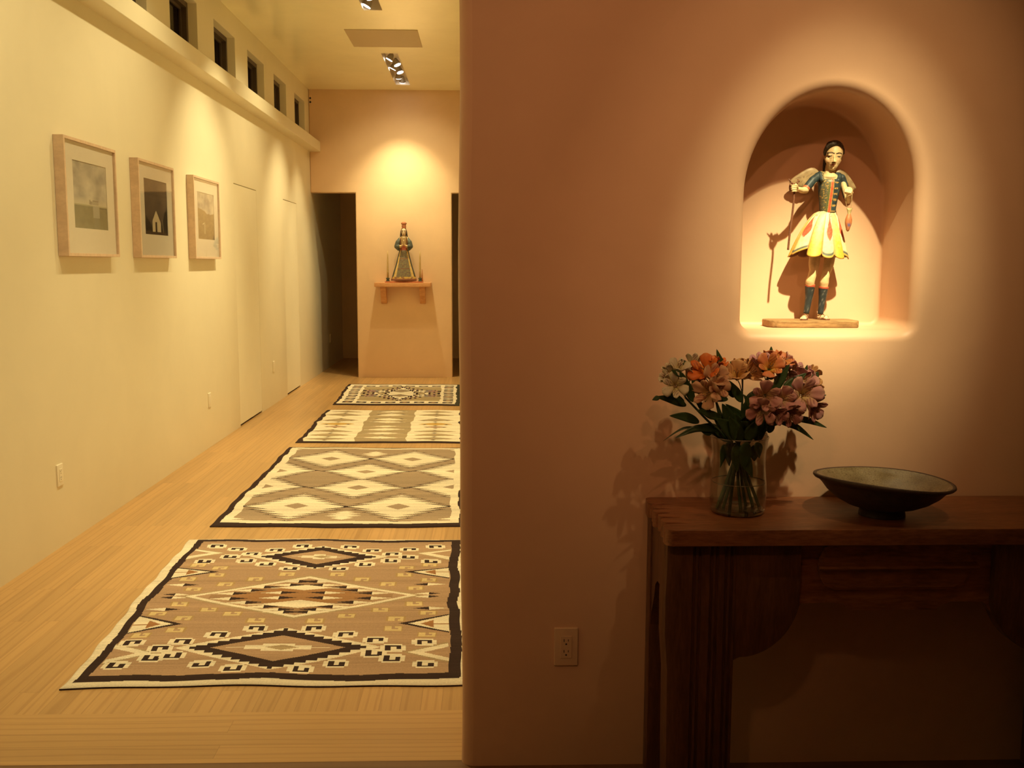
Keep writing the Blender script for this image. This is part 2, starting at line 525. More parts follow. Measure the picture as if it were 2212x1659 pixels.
# far wall with its two openings, the dark passage behind it
holed('wall_far', 1, EW, EW + 0.16, (LW + 0.0, RW + 0.02), (-0.05, CEIL + 0.02),
      [(LW - 0.01, -1.642, -0.06, 2.392), (-0.403, RW + 0.03, -0.06, 2.392)], M['tan'], 0.016)
tag(MB().box((LW - 0.1, 15.55, -0.05), (3.3, 15.7, CEIL + 0.05)).build('wall_passage', M['tan']), kind='structure')
tag(MB().box((RW, 3.15, -0.05), (RW + 0.12, EW + 0.1, CEIL + 0.02)).build('wall_right', M['cream']), kind='structure')
# front room shell
tag(MB().box((3.2, -3.6, -0.05), (3.32, PY + 0.4, CEIL + 0.02)).build('wall_front_room_right', M['clay']), kind='structure')
tag(MB().box((LW - 0.3, -3.72, -0.05), (3.3, -3.6, CEIL + 0.02)).build('wall_behind', M['clay']), kind='structure')

# partition with the arched niche and a rounded free end
NZ0 = round(at(1760, 708.5, 1, 2.865).z, 4)
NSP, NA, NBH, NCX = 1.675, 0.243, 0.287, 0.978
NBACK = 3.000
def niche_contour(off=0.0, n=40):
    """outline of the niche grown by off, from the sill's left corner round the arch and back along the sill"""
    a, h = NA + off, NBH + off
    pts, cr = [], 0.03 + off
    x0, x1, z0 = NCX - a, NCX + a, NZ0 - off
    for k in range(9):                                    # rounded lower right corner
        t = -math.pi / 2 + math.pi / 2 * k / 8
        pts.append((x1 - cr + cr * math.cos(t), z0 + cr + cr * math.sin(t)))
    for k in range(1, 8): pts.append((x1, z0 + cr + (NSP - z0 - cr) * k / 8))
    for k in range(n + 1):
        t = math.pi * k / n
        pts.append((NCX + a * math.cos(t), NSP + h * math.sin(t)))
    for k in range(1, 8): pts.append((x0, NSP - (NSP - z0 - cr) * k / 8))
    for k in range(9):
        t = math.pi + math.pi / 2 * k / 8
        pts.append((x0 + cr + cr * math.cos(t), z0 + cr + cr * math.sin(t)))
    for k in range(1, 14): pts.append((x0 + cr + (x1 - x0 - 2 * cr) * k / 14, z0))
    return pts
rb = 0.034
rings = []
for k in range(9):                                        # bullnose from the flat face into the reveal
    t = math.pi / 2 * k / 8
    rings.append([(x, PY + rb - rb * math.cos(t), z) for x, z in niche_contour(rb * (1 - math.sin(t)))])
rings.append([(x, NBACK - 0.012, z) for x, z in niche_contour(0.0)])
for k in range(1, 5):                                     # soft inner corner
    t = math.pi / 2 * k / 4
    rings.append([(x, NBACK - 0.012 * (1 - math.sin(t)), z) for x, z in niche_contour(-0.012 * (1 - math.cos(t)))])
nn = len(rings[0])
mb = MB()
X0, X1, Z0, Z1 = 0.42, 1.54, 0.98, 2.28
cc = (NCX, 1.62)
outer = []
for (x, y, z) in rings[0]:
    dx, dz = x - cc[0], z - cc[1]
    s = min((X1 - cc[0]) / dx if dx > 1e-9 else 1e9, (X0 - cc[0]) / dx if dx < -1e-9 else 1e9,
            (Z1 - cc[1]) / dz if dz > 1e-9 else 1e9, (Z0 - cc[1]) / dz if dz < -1e-9 else 1e9)
    outer.append((cc[0] + dx * s, PY, cc[1] + dz * s))
for cx, cz in ((X0, Z0), (X0, Z1), (X1, Z0), (X1, Z1)):     # let the fan reach the rectangle's corners
    i = min(range(nn), key=lambda q: (outer[q][0] - cx) ** 2 + (outer[q][2] - cz) ** 2)
    outer[i] = (cx, PY, cz)
vs = [p for r in [outer] + rings for p in r]
fs = [(i * nn + k, (i + 1) * nn + k, (i + 1) * nn + (k + 1) % nn, i * nn + (k + 1) % nn) for i in range(len(rings)) for k in range(nn)]
fs.append(tuple(range(len(rings) * nn, (len(rings) + 1) * nn)))
mb.add(vs, fs)
XE, PT, er = -0.066, 0.42, 0.035
xl = XE + er
def quad(x0, x1, z0, z1):
    mb.add([(x0, PY, z0), (x1, PY, z0), (x1, PY, z1), (x0, PY, z1)], [(0, 1, 2, 3)])
quad(X0, X1, -0.05, Z0); quad(X0, X1, Z1, CEIL + 0.02); quad(X1, 3.25, -0.05, CEIL + 0.02)
# left stretch and bullnose end as one wrapped sheet, a little hand-worked
prof = [(X0, PY)] + [(xl + (X0 - xl) * (1 - k / 6), PY) for k in range(1, 6)]
prof += [(xl - er * math.sin(math.pi / 2 * k / 6), PY + er - er * math.cos(math.pi / 2 * k / 6)) for k in range(7)]
prof += [(XE, PY + PT - er)] + [(xl - er * math.cos(math.pi / 2 * k / 6), PY + PT - er + er * math.sin(math.pi / 2 * k / 6)) for k in range(1, 7)] + [(3.25, PY + PT)]
nzs = 26
sh = []
for j in range(nzs + 1):
    z = -0.05 + (CEIL + 0.07) * j / nzs
    row = []
    for x, y in prof:
        w = 0.0028 * (math.sin(z * 3.1 + 0.6) + 0.6 * math.sin(z * 7.3)) if x < xl + 0.001 else 0
        row.append((x + w, y, z))
    sh.append(row)
mb.loft(sh, closed=False)
mb.add([(3.25, PY, -0.05), (3.25, PY, CEIL + .02), (3.25, PY + PT, CEIL + .02), (3.25, PY + PT, -0.05)], [(0, 1, 2, 3)])
me = mb.mesh('wall_partition')
bm = bmesh.new(); bm.from_mesh(me)
bmesh.ops.remove_doubles(bm, verts=bm.verts, dist=1e-5)
bmesh.ops.recalc_face_normals(bm, faces=bm.faces)
bm.to_mesh(me); bm.free()
o = link('wall_partition', me, M['clay'])
me.shade_smooth(); me.set_sharp_from_angle(angle=math.radians(50))
for p in me.polygons:
    if p.normal.y < -0.9999: p.use_smooth = False
tag(o, kind='structure')

# ---------------------------------------------------------------- ceiling troughs with lamp heads, access panel, sensor
def trough(box, lamps, label):
    x0, x1, y0, y1 = box
    t = empty('recessed_light', ((x0 + x1) / 2, (y0 + y1) / 2, CEIL), label, 'light', 'recessed lights along the hall ceiling')
    h = MB()
    w = 0.004
    h.box((x0, y0, CEIL + 0.085), (x1, y1, CEIL + 0.085 + w))
    for a, b in (((x0, y0, CEIL), (x0 + w, y1, CEIL + .085)), ((x1 - w, y0, CEIL), (x1, y1, CEIL + .085)), ((x0 + w, y0, CEIL), (x1 - w, y0 + w, CEIL + .085)), ((x0 + w, y1 - w, CEIL), (x1 - w, y1, CEIL + .085))):
        h.box(a, b)
    h.build('housing', M['trough'], t)
    for (px, py, aim) in lamps:
        d = (Vector(aim) - Vector((px, py, CEIL))).normalized()
        c = Vector((px, py, CEIL + 0.035))
        mb = MB()
        mb.tube([c - d * 0.05, c - d * 0.035, c + d * 0.0, c + d * 0.024], [0.014, 0.026, 0.036, 0.041], 20)
        mb.tube([c - d * 0.03, Vector((px, py, CEIL + 0.1))], 0.006, 8)
        ho = mb.build('lamp_head', M['metal'], t, sharp=40)
        e = MB().tube([c + d * 0.0245, c + d * 0.027], [0.037, 0.037], 20)
        e.build('lens', M['lens'], ho)
    return t
trough(TROUGHS[2], [(-1.01, 11.098, (LW, 11.1, 1.4)), (-0.965, 11.381, (0.2, 11.0, 1.0)), (-1.02, 11.605, (LW, 11.8, 1.4)), (-0.968, 11.811, (0.0, 11.2, 0.5)), (-1.01, 12.16, (-1.03, 13.0, 1.9)), (-0.985, 12.43, (-1.03, 13.2, 1.9))],
       'flush ceiling light trough with six bright spots nearest the far wall')
trough(TROUGHS[1], [(-0.995, 8.86, (LW, 8.8, 1.4)), (-0.945, 8.60, (0.0, 8.4, 0.8)), (-0.99, 8.2, (LW, 8.1, 1.4)), (-0.97, 7.4, (LW, 7.4, 1.4))],
       'flush ceiling light trough cut off by the top of the picture')
cv = MB().box((-1.312, 9.655, CEIL - 0.006), (-0.618, 10.388, CEIL + 0.001))
tag(rebase(cv.build('ceiling_panel', plain('panel_paint', (0.52, 0.40, 0.24), 0.5), bevel=0.002), (-0.965, 10.02, CEIL - .006)), 'square plain access panel set in the hall ceiling', 'ceiling panel')
ms = empty('motion_sensor', (LW + 0.045, EW, 3.43), 'tiny sensor with two dark dots high in the far corner', 'sensor')
p = at(669.5, 216.5, 1, EW)
MB().box((LW + 0.006, EW - 0.012, p.z - 0.06), (LW + 0.04, EW + 0.001, p.z + 0.065)).build('housing', M['tan'], ms, bevel=0.004)
for s in (-1, 1):
    MB().ball((LW + 0.024, EW - 0.012, p.z + 0.024 * s), (0.012, 0.004, 0.013)).build('eye', M['slot'], ms, smooth=True)

# ---------------------------------------------------------------- outlets
def outlet(loc, normal, label, mat, slots=True, cat='outlet'):
    """plate lying on a wall: normal '-y' (faces the camera) or '+x' (left wall)"""
    t = empty('wall_outlet', loc, label, cat)
    def place(mb):
        if normal == '+x':
            mb.v = [(-y, x, z) for x, y, z in mb.v]
        mb.v = [(x + loc[0], y + loc[1], z + loc[2]) for x, y, z in mb.v]
        return mb
    place(MB().box((-0.035, -0.0075, -0.0575), (0.035, 0.001, 0.0575))).build('cover_plate', mat, t, bevel=0.003, seg=3, sharp=40)
    place(MB().box((-0.0165, -0.0095, -0.0335), (0.0165, -0.0076, 0.0335))).build('receptacle', mat, t, bevel=0.0008)
    if slots:
        for s in (-1, 1):
            mb = MB()
            zc = 0.0165 * s
            mb.box((-0.0072, -0.0099, zc + 0.000), (-0.0052, -0.0096, zc + 0.0085))
            mb.box((0.0052, -0.0099, zc + 0.001), (0.0070, -0.0096, zc + 0.0075))
            mb.tube([(0, -0.0099, zc - 0.007), (0, -0.0096, zc - 0.007)], 0.0026, 12)
            place(mb).build('socket', M['slot'], t)
    return t
a = at(1222.5, 1395.5, 1, PY)
outlet((a.x, PY, a.z), '-y', 'wall outlet in plaster colour on the dim partition left of the console', M['claywhite'])
a = at(128, 1026, 0, LW)
outlet((LW, a.y, a.z), '+x', 'pale wall outlet low on the left wall nearest the viewer', M['white'])
a = at(452, 864, 0, LW)
outlet((LW, a.y, a.z), '+x', 'pale wall outlet low on the left wall midway along the hall', M['white'], False)
a = at(590.5, 792, 0, LW)
outlet((LW, a.y, a.z), '+x', 'pale wall outlet on the left wall between the two closet doors', M['white'], False)
a = at(713, 731, 0, LW)
outlet((LW, a.y, a.z), '+x', 'wall plate in the dark passage beyond the left opening', M['white'], False, cat='outlet')
# ================================================================ framed pictures
def picture(y0, y1, label, fn):
    z0, z1, d = 1.518, 2.140, 0.055
    w, xf = 0.016, LW + d
    t = empty('framed_picture', (LW, (y0 + y1) / 2, (z0 + z1) / 2), label, 'picture', 'framed pictures on the left wall')
    f = MB()
    for (a0, a1, b0, b1) in ((y0, y0 + w, z0, z1), (y1 - w, y1, z0, z1), (y0 + w, y1 - w, z0, z0 + w), (y0 + w, y1 - w, z1 - w, z1)):
        f.box((LW + 0.001, a0, b0), (xf, a1, b1))
    f.build('frame', M['maple'], t, bevel=0.0012)
    iy0, iy1, iz0, iz1 = y0 + 0.135, y1 - 0.128, z0 + 0.152, z1 - 0.112
    m = MB()
    xm = LW + 0.040
    for (a0, a1, b0, b1) in ((y0 + w, iy0, z0 + w, z1 - w), (iy1, y1 - w, z0 + w, z1 - w), (iy0, iy1, z0 + w, iz0), (iy0, iy1, iz1, z1 - w)):
        m.box((xm - 0.003, a0, b0), (xm, a1, b1))
    m.build('mat_board', plain('mat_board', (0.80, 0.72, 0.62), 0.8, var=0.02), t)
    ny, nz_ = 90, 100
    p = MB()
    vs = [(xm - 0.0035, iy0 + (iy1 - iy0) * i / ny, iz0 + (iz1 - iz0) * j / nz_) for j in range(nz_ + 1) for i in range(ny + 1)]
    p.add(vs, [(j * (ny + 1) + i, j * (ny + 1) + i + 1, (j + 1) * (ny + 1) + i + 1, (j + 1) * (ny + 1) + i) for j in range(nz_) for i in range(ny)])
    me = p.mesh('print')
    paint(me, lambda x, y, z, n: fn((y - iy0) / (iy1 - iy0), (z - iz0) / (iz1 - iz0)))
    link('print', me, M['print'], t)
    MB().box((xf - 0.008, y0 + w, z0 + w), (xf - 0.006, y1 - w, z1 - w)).build('glass', M['pane'], t)
    return t
M['print'] = painted('print_ink', 0.7, 0.2, 0.03, 0.0)
def lerp(a, b, t):
    t = max(0, min(1, t)); return tuple(x + (y - x) * t for x, y in zip(a, b))
def cloud(u, v, s=3.0, k=0):
    return 0.5 + 0.5 * noise.fractal(Vector((u * s + k, v * s * 1.4, k * 1.7)), 0.9, 2.1, 5)
def pic_field(u, v):
    if v > 0.36:
        c = cloud(u, v, 3.2, 4.1)
        col = lerp((0.30, 0.27, 0.25), (0.66, 0.61, 0.53), c * 1.1 - .05)
        if v < 0.48: col = lerp((0.60, 0.54, 0.42), col, (v - 0.36) / 0.12)
        if 0.46 < u < 0.74 and 0.37 < v < 0.445 and not (0.5 < u < 0.56 and v > .42): col = (0.30, 0.25, 0.19) if v > 0.425 or u < .53 else (0.40, 0.35, 0.28)
        return col
    c = cloud(u, v, 9, 1.3)
    col = lerp((0.17, 0.15, 0.085), (0.26, 0.23, 0.13), c)
    if u > 0.72 and v > 0.325: col = (0.12, 0.10, 0.07)
    if v > 0.345: col = (0.40, 0.36, 0.22)
    if 0.56 < u < 0.76 and v > 0.17: col = lerp(col, (0.44, 0.41, 0.35), 0.75)
    if 0.58 < u < 0.75 and v <= 0.17: col = lerp(col, (0.3, 0.28, 0.22), 0.35)
    return col
def pic_house(u, v):
    c = cloud(u, v, 2.6, 8.2)
    col = lerp((0.10, 0.075, 0.06), (0.22, 0.165, 0.12), (v - 0.25) * 0.9 + (c - .5) * .9)
    if 0.71 < v < 0.74: col = lerp(col, (0.09, 0.07, 0.055), 0.4)
    tree = 0.36 + 0.06 * nz(u * 30, 1, 0) - abs(u - 0.02) * 0.7
    tree2 = 0.55 + 0.06 * nz(u * 34, 2, 0) - abs(u - 1.0) * 1.25
    if v < max(tree, tree2, 0.14 + .03 * nz(u * 20, 4, 0)): col = (0.028, 0.022, 0.018)
    if v < 0.055: col = (0.07, 0.045, 0.03)
    roof = 0.45 - abs(u - 0.5) * 1.15
    if 0.33 < u < 0.69 and 0.055 < v < roof: col = (0.62, 0.52, 0.37)
    if 0.45 < u < 0.53 and 0.055 < v < 0.235: col = (0.05, 0.03, 0.02)
    if abs(u - 0.76 - (0.30 - v) * 0.2) < 0.012 and 0.06 < v < 0.3: col = (0.3, 0.24, 0.16)
    return col
def pic_hill(u, v):
    c = cloud(u, v, 3.6, 2.2)
    hz = 0.60 + 0.05 * math.sin(u * 5 + 1) + .03 * nz(u * 8, 0, 3)
    if v > hz: return lerp((0.30, 0.25, 0.21), (0.72, 0.64, 0.52), c * 1.15)
    col = lerp((0.26, 0.18, 0.075), (0.40, 0.29, 0.13), cloud(u, v, 10, 5))
    if abs(u - 0.42) < 0.025 and 0.12 < v < 0.34: col = (0.50, 0.42, 0.28)
    if abs(v - 0.345 - (u - .38) * .3) < 0.012 and 0.3 < u < 0.42: col = (0.68, 0.58, 0.40)
    if v < 0.13 - abs(u - 1.0) * 0.9: col = (0.12, 0.09, 0.06)
    return col
picture(5.236, 5.965, 'light wood frame nearest the viewer, print of a cloudy sky over a green field', pic_field)
picture(6.340, 7.060, 'light wood frame in the middle, dark print of a pale gabled house', pic_house)
picture(7.528, 8.250, 'light wood frame farthest down the wall, brownish print of clouds over a hill', pic_hill)

# ================================================================ woven rugs
CRE, GRY, DRK, RUST, GLD, TAN, BLU, PNK = [(0.74, 0.65, 0.49), (0.40, 0.258, 0.158), (0.042, 0.024, 0.02), (0.34, 0.16, 0.065), (0.52, 0.33, 0.10), (0.38, 0.28, 0.16), (0.17, 0.16, 0.17), (0.34, 0.20, 0.16)]
def rug(name, corners, nx, ny, pattern, label, th=0.009):
    NL, NR, FL, FR = [np.array(c, float) for c in corners]
    us, vs = np.linspace(0, 1, nx + 1), np.linspace(0, 1, ny + 1)
    U, V = np.meshgrid(us, vs)
    Xg = (1 - U) * (1 - V) * NL[0] + U * (1 - V) * NR[0] + (1 - U) * V * FL[0] + U * V * FR[0]
    Yg = (1 - U) * (1 - V) * NL[1] + U * (1 - V) * NR[1] + (1 - U) * V * FL[1] + U * V * FR[1]
    # hand-woven edges are never straight
    s = len(name) + nx
    ex = 0.005 * np.sin(V * 9 + s) + 0.0035 * np.sin(V * 23 + s * 2) + 0.003 * np.sin(V * 51)
    ey = 0.010 * np.sin(U * 7 + s * 3) + 0.005 * np.sin(U * 19 + s)
    Xg = Xg + ex * np.where(U < .5, (1 - 2 * U), (2 * U - 1) * 0.8)
    Yg = Yg + ey * np.abs(1 - 2 * V)
    hump = 0.002 * np.sin(Xg * 9 + s) * np.sin(Yg * 7) + 0.0015 * np.sin(Yg * 21 + s)
    edge = np.minimum(np.minimum(U, 1 - U) * nx, np.minimum(V, 1 - V) * ny)
    Zg = th + hump * np.clip(edge / 8, 0, 1) - 0.003 * np.clip(1 - edge / 2, 0, 1)
    top = np.stack([Xg, Yg, Zg], -1).reshape(-1, 3)
    i, j = np.meshgrid(np.arange(nx), np.arange(ny))
    a = (j * (nx + 1) + i).ravel()
    quads = np.stack([a, a + 1, a + nx + 2, a + nx + 1], -1)
    # skirt down to the floor
    loop = list(range(0, nx)) + [k * (nx + 1) + nx for k in range(ny)] + [ny * (nx + 1) + k for k in range(nx, 0, -1)] + [k * (nx + 1) for k in range(ny, 0, -1)]
    base = top[loop].copy(); base[:, 2] = 0.0003
    nt_ = len(top); L = len(loop)
    side = np.array([(loop[k], nt_ + k, nt_ + (k + 1) % L, loop[(k + 1) % L]) for k in range(L)])
    verts = np.vstack([top, base]); faces = np.vstack([quads, side])
    me = bpy.data.meshes.new(name)
    me.vertices.add(len(verts)); me.vertices.foreach_set('co', verts.astype(np.float32).ravel())
    me.loops.add(faces.size); me.loops.foreach_set('vertex_index', faces.astype(np.int32).ravel())
    me.polygons.add(len(faces)); me.polygons.foreach_set('loop_start', np.arange(0, faces.size, 4, dtype=np.int32))
    me.update(calc_edges=True)
    uc, vc = (us[:-1] + us[1:]) / 2, (vs[:-1] + vs[1:]) / 2
    Uc, Vc = np.meshgrid(uc, vc)
    col = pattern(Uc, Vc)
    r = np.random.RandomState(nx)
    row = 1 + 0.10 * np.interp(vc, np.linspace(0, 1, 40), r.randn(40)) * 0.6 + 0.05 * r.randn(ny)
    col = col * np.clip(row, .75, 1.25)[:, None, None] * (1 + 0.035 * r.randn(ny, nx, 1))
    fc = np.ones((len(faces), 4), np.float32)
    fc[:len(quads), :3] = col.reshape(-1, 3)
    fc[len(quads):, :3] = DRK
    at_ = me.attributes.new('Col', 'FLOAT_COLOR', 'FACE'); at_.data.foreach_set('color', fc.ravel())
    me.materials.append(M['wool'])
    o = bpy.data.objects.new(name, me); COL.objects.link(o)
    rebase(o, (float(Xg.mean()), float(Yg.mean()), 0))
    return tag(o, label, 'rug', 'woven rugs along the hall floor')
m, nt, b = new_mat('woven_wool')
a_ = N(nt, 'ShaderNodeAttribute'); a_.attribute_name = 'Col'
wv = tex(nt, pos(nt, (90, 420, 1)), 1.0, 2)
c_ = mix(nt, a_.outputs['Color'], ramp(nt, wv, [(0.3, (0.82, 0.82, 0.82)), (0.65, (1, 1, 1))]), 1.0, 'MULTIPLY')
nt.links.new(c_, b.inputs['Base Color']); b.inputs['Roughness'].default_value = 0.95; b.inputs['Specular IOR Level'].default_value = 0.1
bump(nt, b, wv, 0.35, 0.002)
M['wool'] = m

class Canvas:
    def __init__(self, U, V, c):
        self.U, self.V = U, V
        self.c = np.empty(U.shape + (3,)); self.c[:] = c
    def put(self, mask, c): self.c[mask] = c
    def rect(self, u0, u1, v0, v1, c): self.put((self.U > u0) & (self.U < u1) & (self.V > v0) & (self.V < v1), c)
    def dia(self, cu, cv, hu, hv, c, step=0, saw=0.0, lim=None):
        V = self.V
        d = np.abs(self.U - cu) / hu
        if step:
            k = np.abs(V - cv) / step
            q = (np.floor(k) + 0.5) * step
            d = d + q / hv + saw * ((k % 1) - 0.5)
        else:
            d = d + np.abs(V - cv) / hv
        m = d < 1
        if lim is not None: m &= lim
        self.put(m, c)
        return m
    def tri(self, ub, ua, v0, va, v1, c):
        """triangle with its base at u = ub (v0..v1) and apex (ua, va)"""
        t = (self.U - ub) / (ua - ub)
        self.put((t >= 0) & (t < 1) & (self.V > v0 + (va - v0) * t) & (self.V < v1 + (va - v1) * t), c)
    def dart(self, ub, ua, v, h, c): self.tri(ub, ua, v - h, v, v + h, c)
    def glyph(self, cu, cv, hu, hv, rows, c, flipu=False, flipv=False):
        R, Cn = len(rows), len(rows[0])
        a = ((self.U - cu) / hu + 1) / 2; b = ((cv - self.V) / hv + 1) / 2
        if flipu: a = 1 - a
        if flipv: b = 1 - b
        ok = (a >= 0) & (a < 1) & (b >= 0) & (b < 1)
        ia = np.clip((a * Cn).astype(int), 0, Cn - 1); ib = np.clip((b * R).astype(int), 0, R - 1)
        g = np.array([[ch == '#' for ch in r] for r in rows])
        self.put(ok & g[ib, ia], c)
def wob(V, k, a=0.003): return a * np.sin(V * 17 + k) + a * 0.6 * np.sin(V * 41 + 2 * k)

def rug_hooks(U, V):
    k = Canvas(U, V, CRE)
    ui, vi = U + wob(V, 1), V + wob(U, 2, 0.0025)
    k.put((ui > 0.022 + .010 * V) & (ui < 0.953) & (vi > 0.020) & (vi < 0.990), DRK)
    inn = (ui > 0.044 + .012 * V) & (ui < 0.923) & (vi > 0.048) & (vi < 0.970)
    k.put(inn, GRY)
    C = 0.484
    # edge triangles
    for s in (0, 1):
        ub = 0.048 if s == 0 else 0.920
        def ap(x): return x if s == 0 else 0.968 - x
        for v0, va, v1, a in ((0.270, 0.320, 0.377, 0.186), (0.638, 0.690, 0.736, 0.190)):
            k.tri(ub, ap(a), v0, va, v1, DRK)
            k.tri(ub, ap(a - 0.028), v0 + .0065, va, v1 - .0065, CRE)
            k.tri(ap(0.088), ap(0.125), va - .022, va, va + .022, RUST)
            k.rect(min(ub, ap(.088)), max(ub, ap(.088)), va - .0025, va + .0025, RUST)
        for v0, va, v1 in ((0.112, 0.157, 0.205), (0.805, 0.858, 0.897)):
            k.tri(ub, ap(0.168), v0 - .008, va, v1 + .008, TAN)
            k.tri(ub, ap(0.155), v0, va, v1, CRE)
            k.tri(ub, ap(0.112), va - .028, va, va + .028, GRY)
        for v in (0.495, 0.516):
            k.dart(ap(.105), ap(.150), v, 0.009, CRE); k.dart(ap(.105), ap(.070), v, 0.008, DRK)
        for v, u in ((0.418, 0.105), (0.592, 0.110)):
            k.dart(ap(u), ap(u - .055), v, 0.011, CRE); k.dart(ap(u), ap(u + .045), v, 0.010, DRK)
    # centre lozenge
    k.dia(C, 0.505, 0.362, 0.158, TAN)
    k.dia(C, 0.505, 0.345, 0.148, CRE)
    k.dia(C, 0.505, 0.316, 0.1335, GRY)
    k.dia(C, 0.505, 0.285, 0.117, (0.32, 0.195, 0.11), 0.012)
    k.dia(C, 0.505, 0.22, 0.085, (0.33, 0.17, 0.075), 0.012)
    k.dia(C, 0.565, 0.085, 0.022, CRE); k.dia(C, 0.448, 0.115, 0.026, CRE)
    k.dia(C, 0.565, 0.15, 0.006, CRE); k.dia(C, 0.448, 0.19, 0.007, CRE)
    for v, us in ((0.614, (0.028,)), (0.587, (0.05,)), (0.572, (0.125,)), (0.547, (0.16,)), (0.525, (0.065, 0.208)), (0.489, (0.065, 0.208)), (0.462, (0.158,)), (0.432, (0.10,)), (0.412, (0.055,)), (0.394, (0.035,))):
        for u in us:
            for s in (-1, 1):
                k.dart(C + s * u, C + s * (u - .052), v, 0.0105, DRK)
                k.dart(C + s * u, C + s * (u + .060), v, 0.0105, CRE)
    # stepped black lozenges
    for cv, hu, hv, iu, iv in ((0.182, 0.225, 0.105, 0.176, 0.072), (0.822, 0.186, 0.092, 0.127, 0.060)):
        cu = C - 0.008 if cv < .5 else C + .002
        k.dia(cu, cv, hu + 0.045, hv + 0.012, CRE)
        k.dia(cu, cv, hu + 0.004, hv + .004, DRK, 0.0125)
        k.put((np.abs(U - cu) < hu + .005) & (np.abs(V - cv) < .006), DRK)
        k.dia(cu, cv, iu, iv, GRY)
        k.dia(cu, cv, iu * .62, iv * .34, CRE, 0.010); k.dia(cu, cv, iu * .8, .006, CRE)
        k.dia(cu + .01, cv, iu * .25, iv * .2, TAN)
    # hooks round them
    G1 = ['..#####', '..#...#', '..#.###', '......#', '.######'][::-1]
    H = ['.#####.', '#######', '#######', '#######', '#######', '.#####.']
    K = ['##....', '##..##', '##..##', '######']
    low = [(0.087, .100), (0.160, .135), (0.211, .146), (0.300, .101), (0.385, .074), (0.555, .074), (0.638, .104), (0.727, .152), (0.776, .126), (0.862, .096)]
    up = [(0.087, .214), (0.169, .180), (0.216, .217), (0.298, .257), (0.392, .294), (0.551, .294), (0.643, .256), (0.727, .220), (0.776, .177), (0.858, .211)]
    lo2 = [(0.114, .785), (0.190, .823), (0.252, .787), (0.322, .758), (0.407, .720), (0.565, .721), (0.646, .757), (0.728, .788), (0.784, .821), (0.860, .787)]
    up2 = [(0.115, .927), (0.191, .899), (0.255, .849), (0.325, .886), (0.411, .923), (0.577, .923), (0.656, .886), (0.727, .848), (0.780, .898), (0.870, .927)]
    for lst, fv in ((low, False), (up, True), (lo2, False), (up2, True)):
        for (u, v) in lst:
            k.glyph(u, v, 0.033, 0.0205, H, CRE)
            k.glyph(u + .001, v, 0.0210, 0.0135, K, DRK, flipu=(.19 < u < .48), flipv=fv)
    Y1 = ['##.##', '##..#', '#####']
    yh = [(0.104, .754, 1), (0.184, .725, 1), (0.105, .634, 0), (0.187, .664, 0), (0.234, .598, 1), (0.315, .633, 1), (0.148, .559, 1), (0.139, .454, 0), (0.231, .416, 0), (0.305, .384, 0), (0.092, .388, 1), (0.176, .356, 1), (0.091, .258, 0), (0.175, .286, 0), (0.383, .340, 0), (0.407, .670, 1), (0.566, .670, 1), (0.649, .631, 1), (0.733, .597, 1), (0.821, .561, 1), (0.549, .338, 0), (0.632, .367, 0), (0.724, .408, 0), (0.822, .449, 0), (0.779, .664, 0), (0.857, .626, 0), (0.773, .346, 1), (0.768, .289, 0), (0.857, .755, 1), (0.784, .728, 1), (0.86, .386, 1), (0.862, .257, 0)]
    for u, v, f in yh:
        k.glyph(u, v, 0.027, 0.0155, ['#'], (0.40, 0.265, 0.12)); k.glyph(u, v, 0.0215, 0.0125, ['#'], tuple(x * 1.0 for x in GRY))
        k.glyph(u, v, 0.022, 0.0125, Y1, (0.62, 0.47, 0.24), flipv=bool(f))
    return k.c

def rug_lozenge(U, V):
    k = Canvas(U, V, DRK)
    ui, vi = U + wob(V, 3), V + wob(U, 4, 0.002)
    k.put((ui > 0.026) & (ui < 0.972) & (vi > 0.028) & (vi < 0.988), CRE)
    GR2 = (0.345, 0.250, 0.163)
    k.put((ui > 0.064) & (ui < 0.936) & (vi > 0.050) & (vi < 0.968), GR2)
    inn = (ui > 0.05) & (ui < 0.95) & (vi > 0.040) & (vi < 0.972)
    def loz(cu, cv, hu, hv, lim=inn):
        k.dia(cu, cv, hu + .012, hv + .012, DRK, 0.0275, 0.62, lim)
        k.dia(cu, cv, hu - .010, hv + .003, CRE, 0.0275, 0.58, lim)
        k.dia(cu, cv, 0.052, 0.027, GR2, 0, 0, lim)
    for cv in (0.190, 0.805):
        loz(0.283, cv, 0.195, 0.120); loz(0.715, cv, 0.190, 0.120)
    loz(0.502, 0.402, 0.192, 0.104); loz(0.502, 0.614, 0.188, 0.102)
    for cv, hv in ((0.412, 0.110), (0.622, 0.108)):
        loz(0.058, cv, 0.172, hv); loz(0.942, cv, 0.178, hv)
    k.put((ui > 0.026) & (ui < 0.062) & (vi > .03) & (vi < .98), CRE); k.put((ui > 0.938) & (ui < 0.972) & (vi > .03) & (vi < .98), CRE)
    for cv, s in ((0.105, 1), (0.888, 1)):
        for dv, hu in ((-.030, .045), (-.010, .075), (.010, .070), (.030, .04)):
            k.dia(0.502, cv + dv, hu, 0.014, CRE)
    for cu in (0.09, 0.91):
        k.dart(0.064 if cu < .5 else .936, cu + (.02 if cu < .5 else -.02), .062, .008, CRE); k.dart(0.064 if cu < .5 else .936, cu, .95, .008, CRE)
    k.put((ui > 0.972) | (ui < 0.026), DRK)
    return k.c

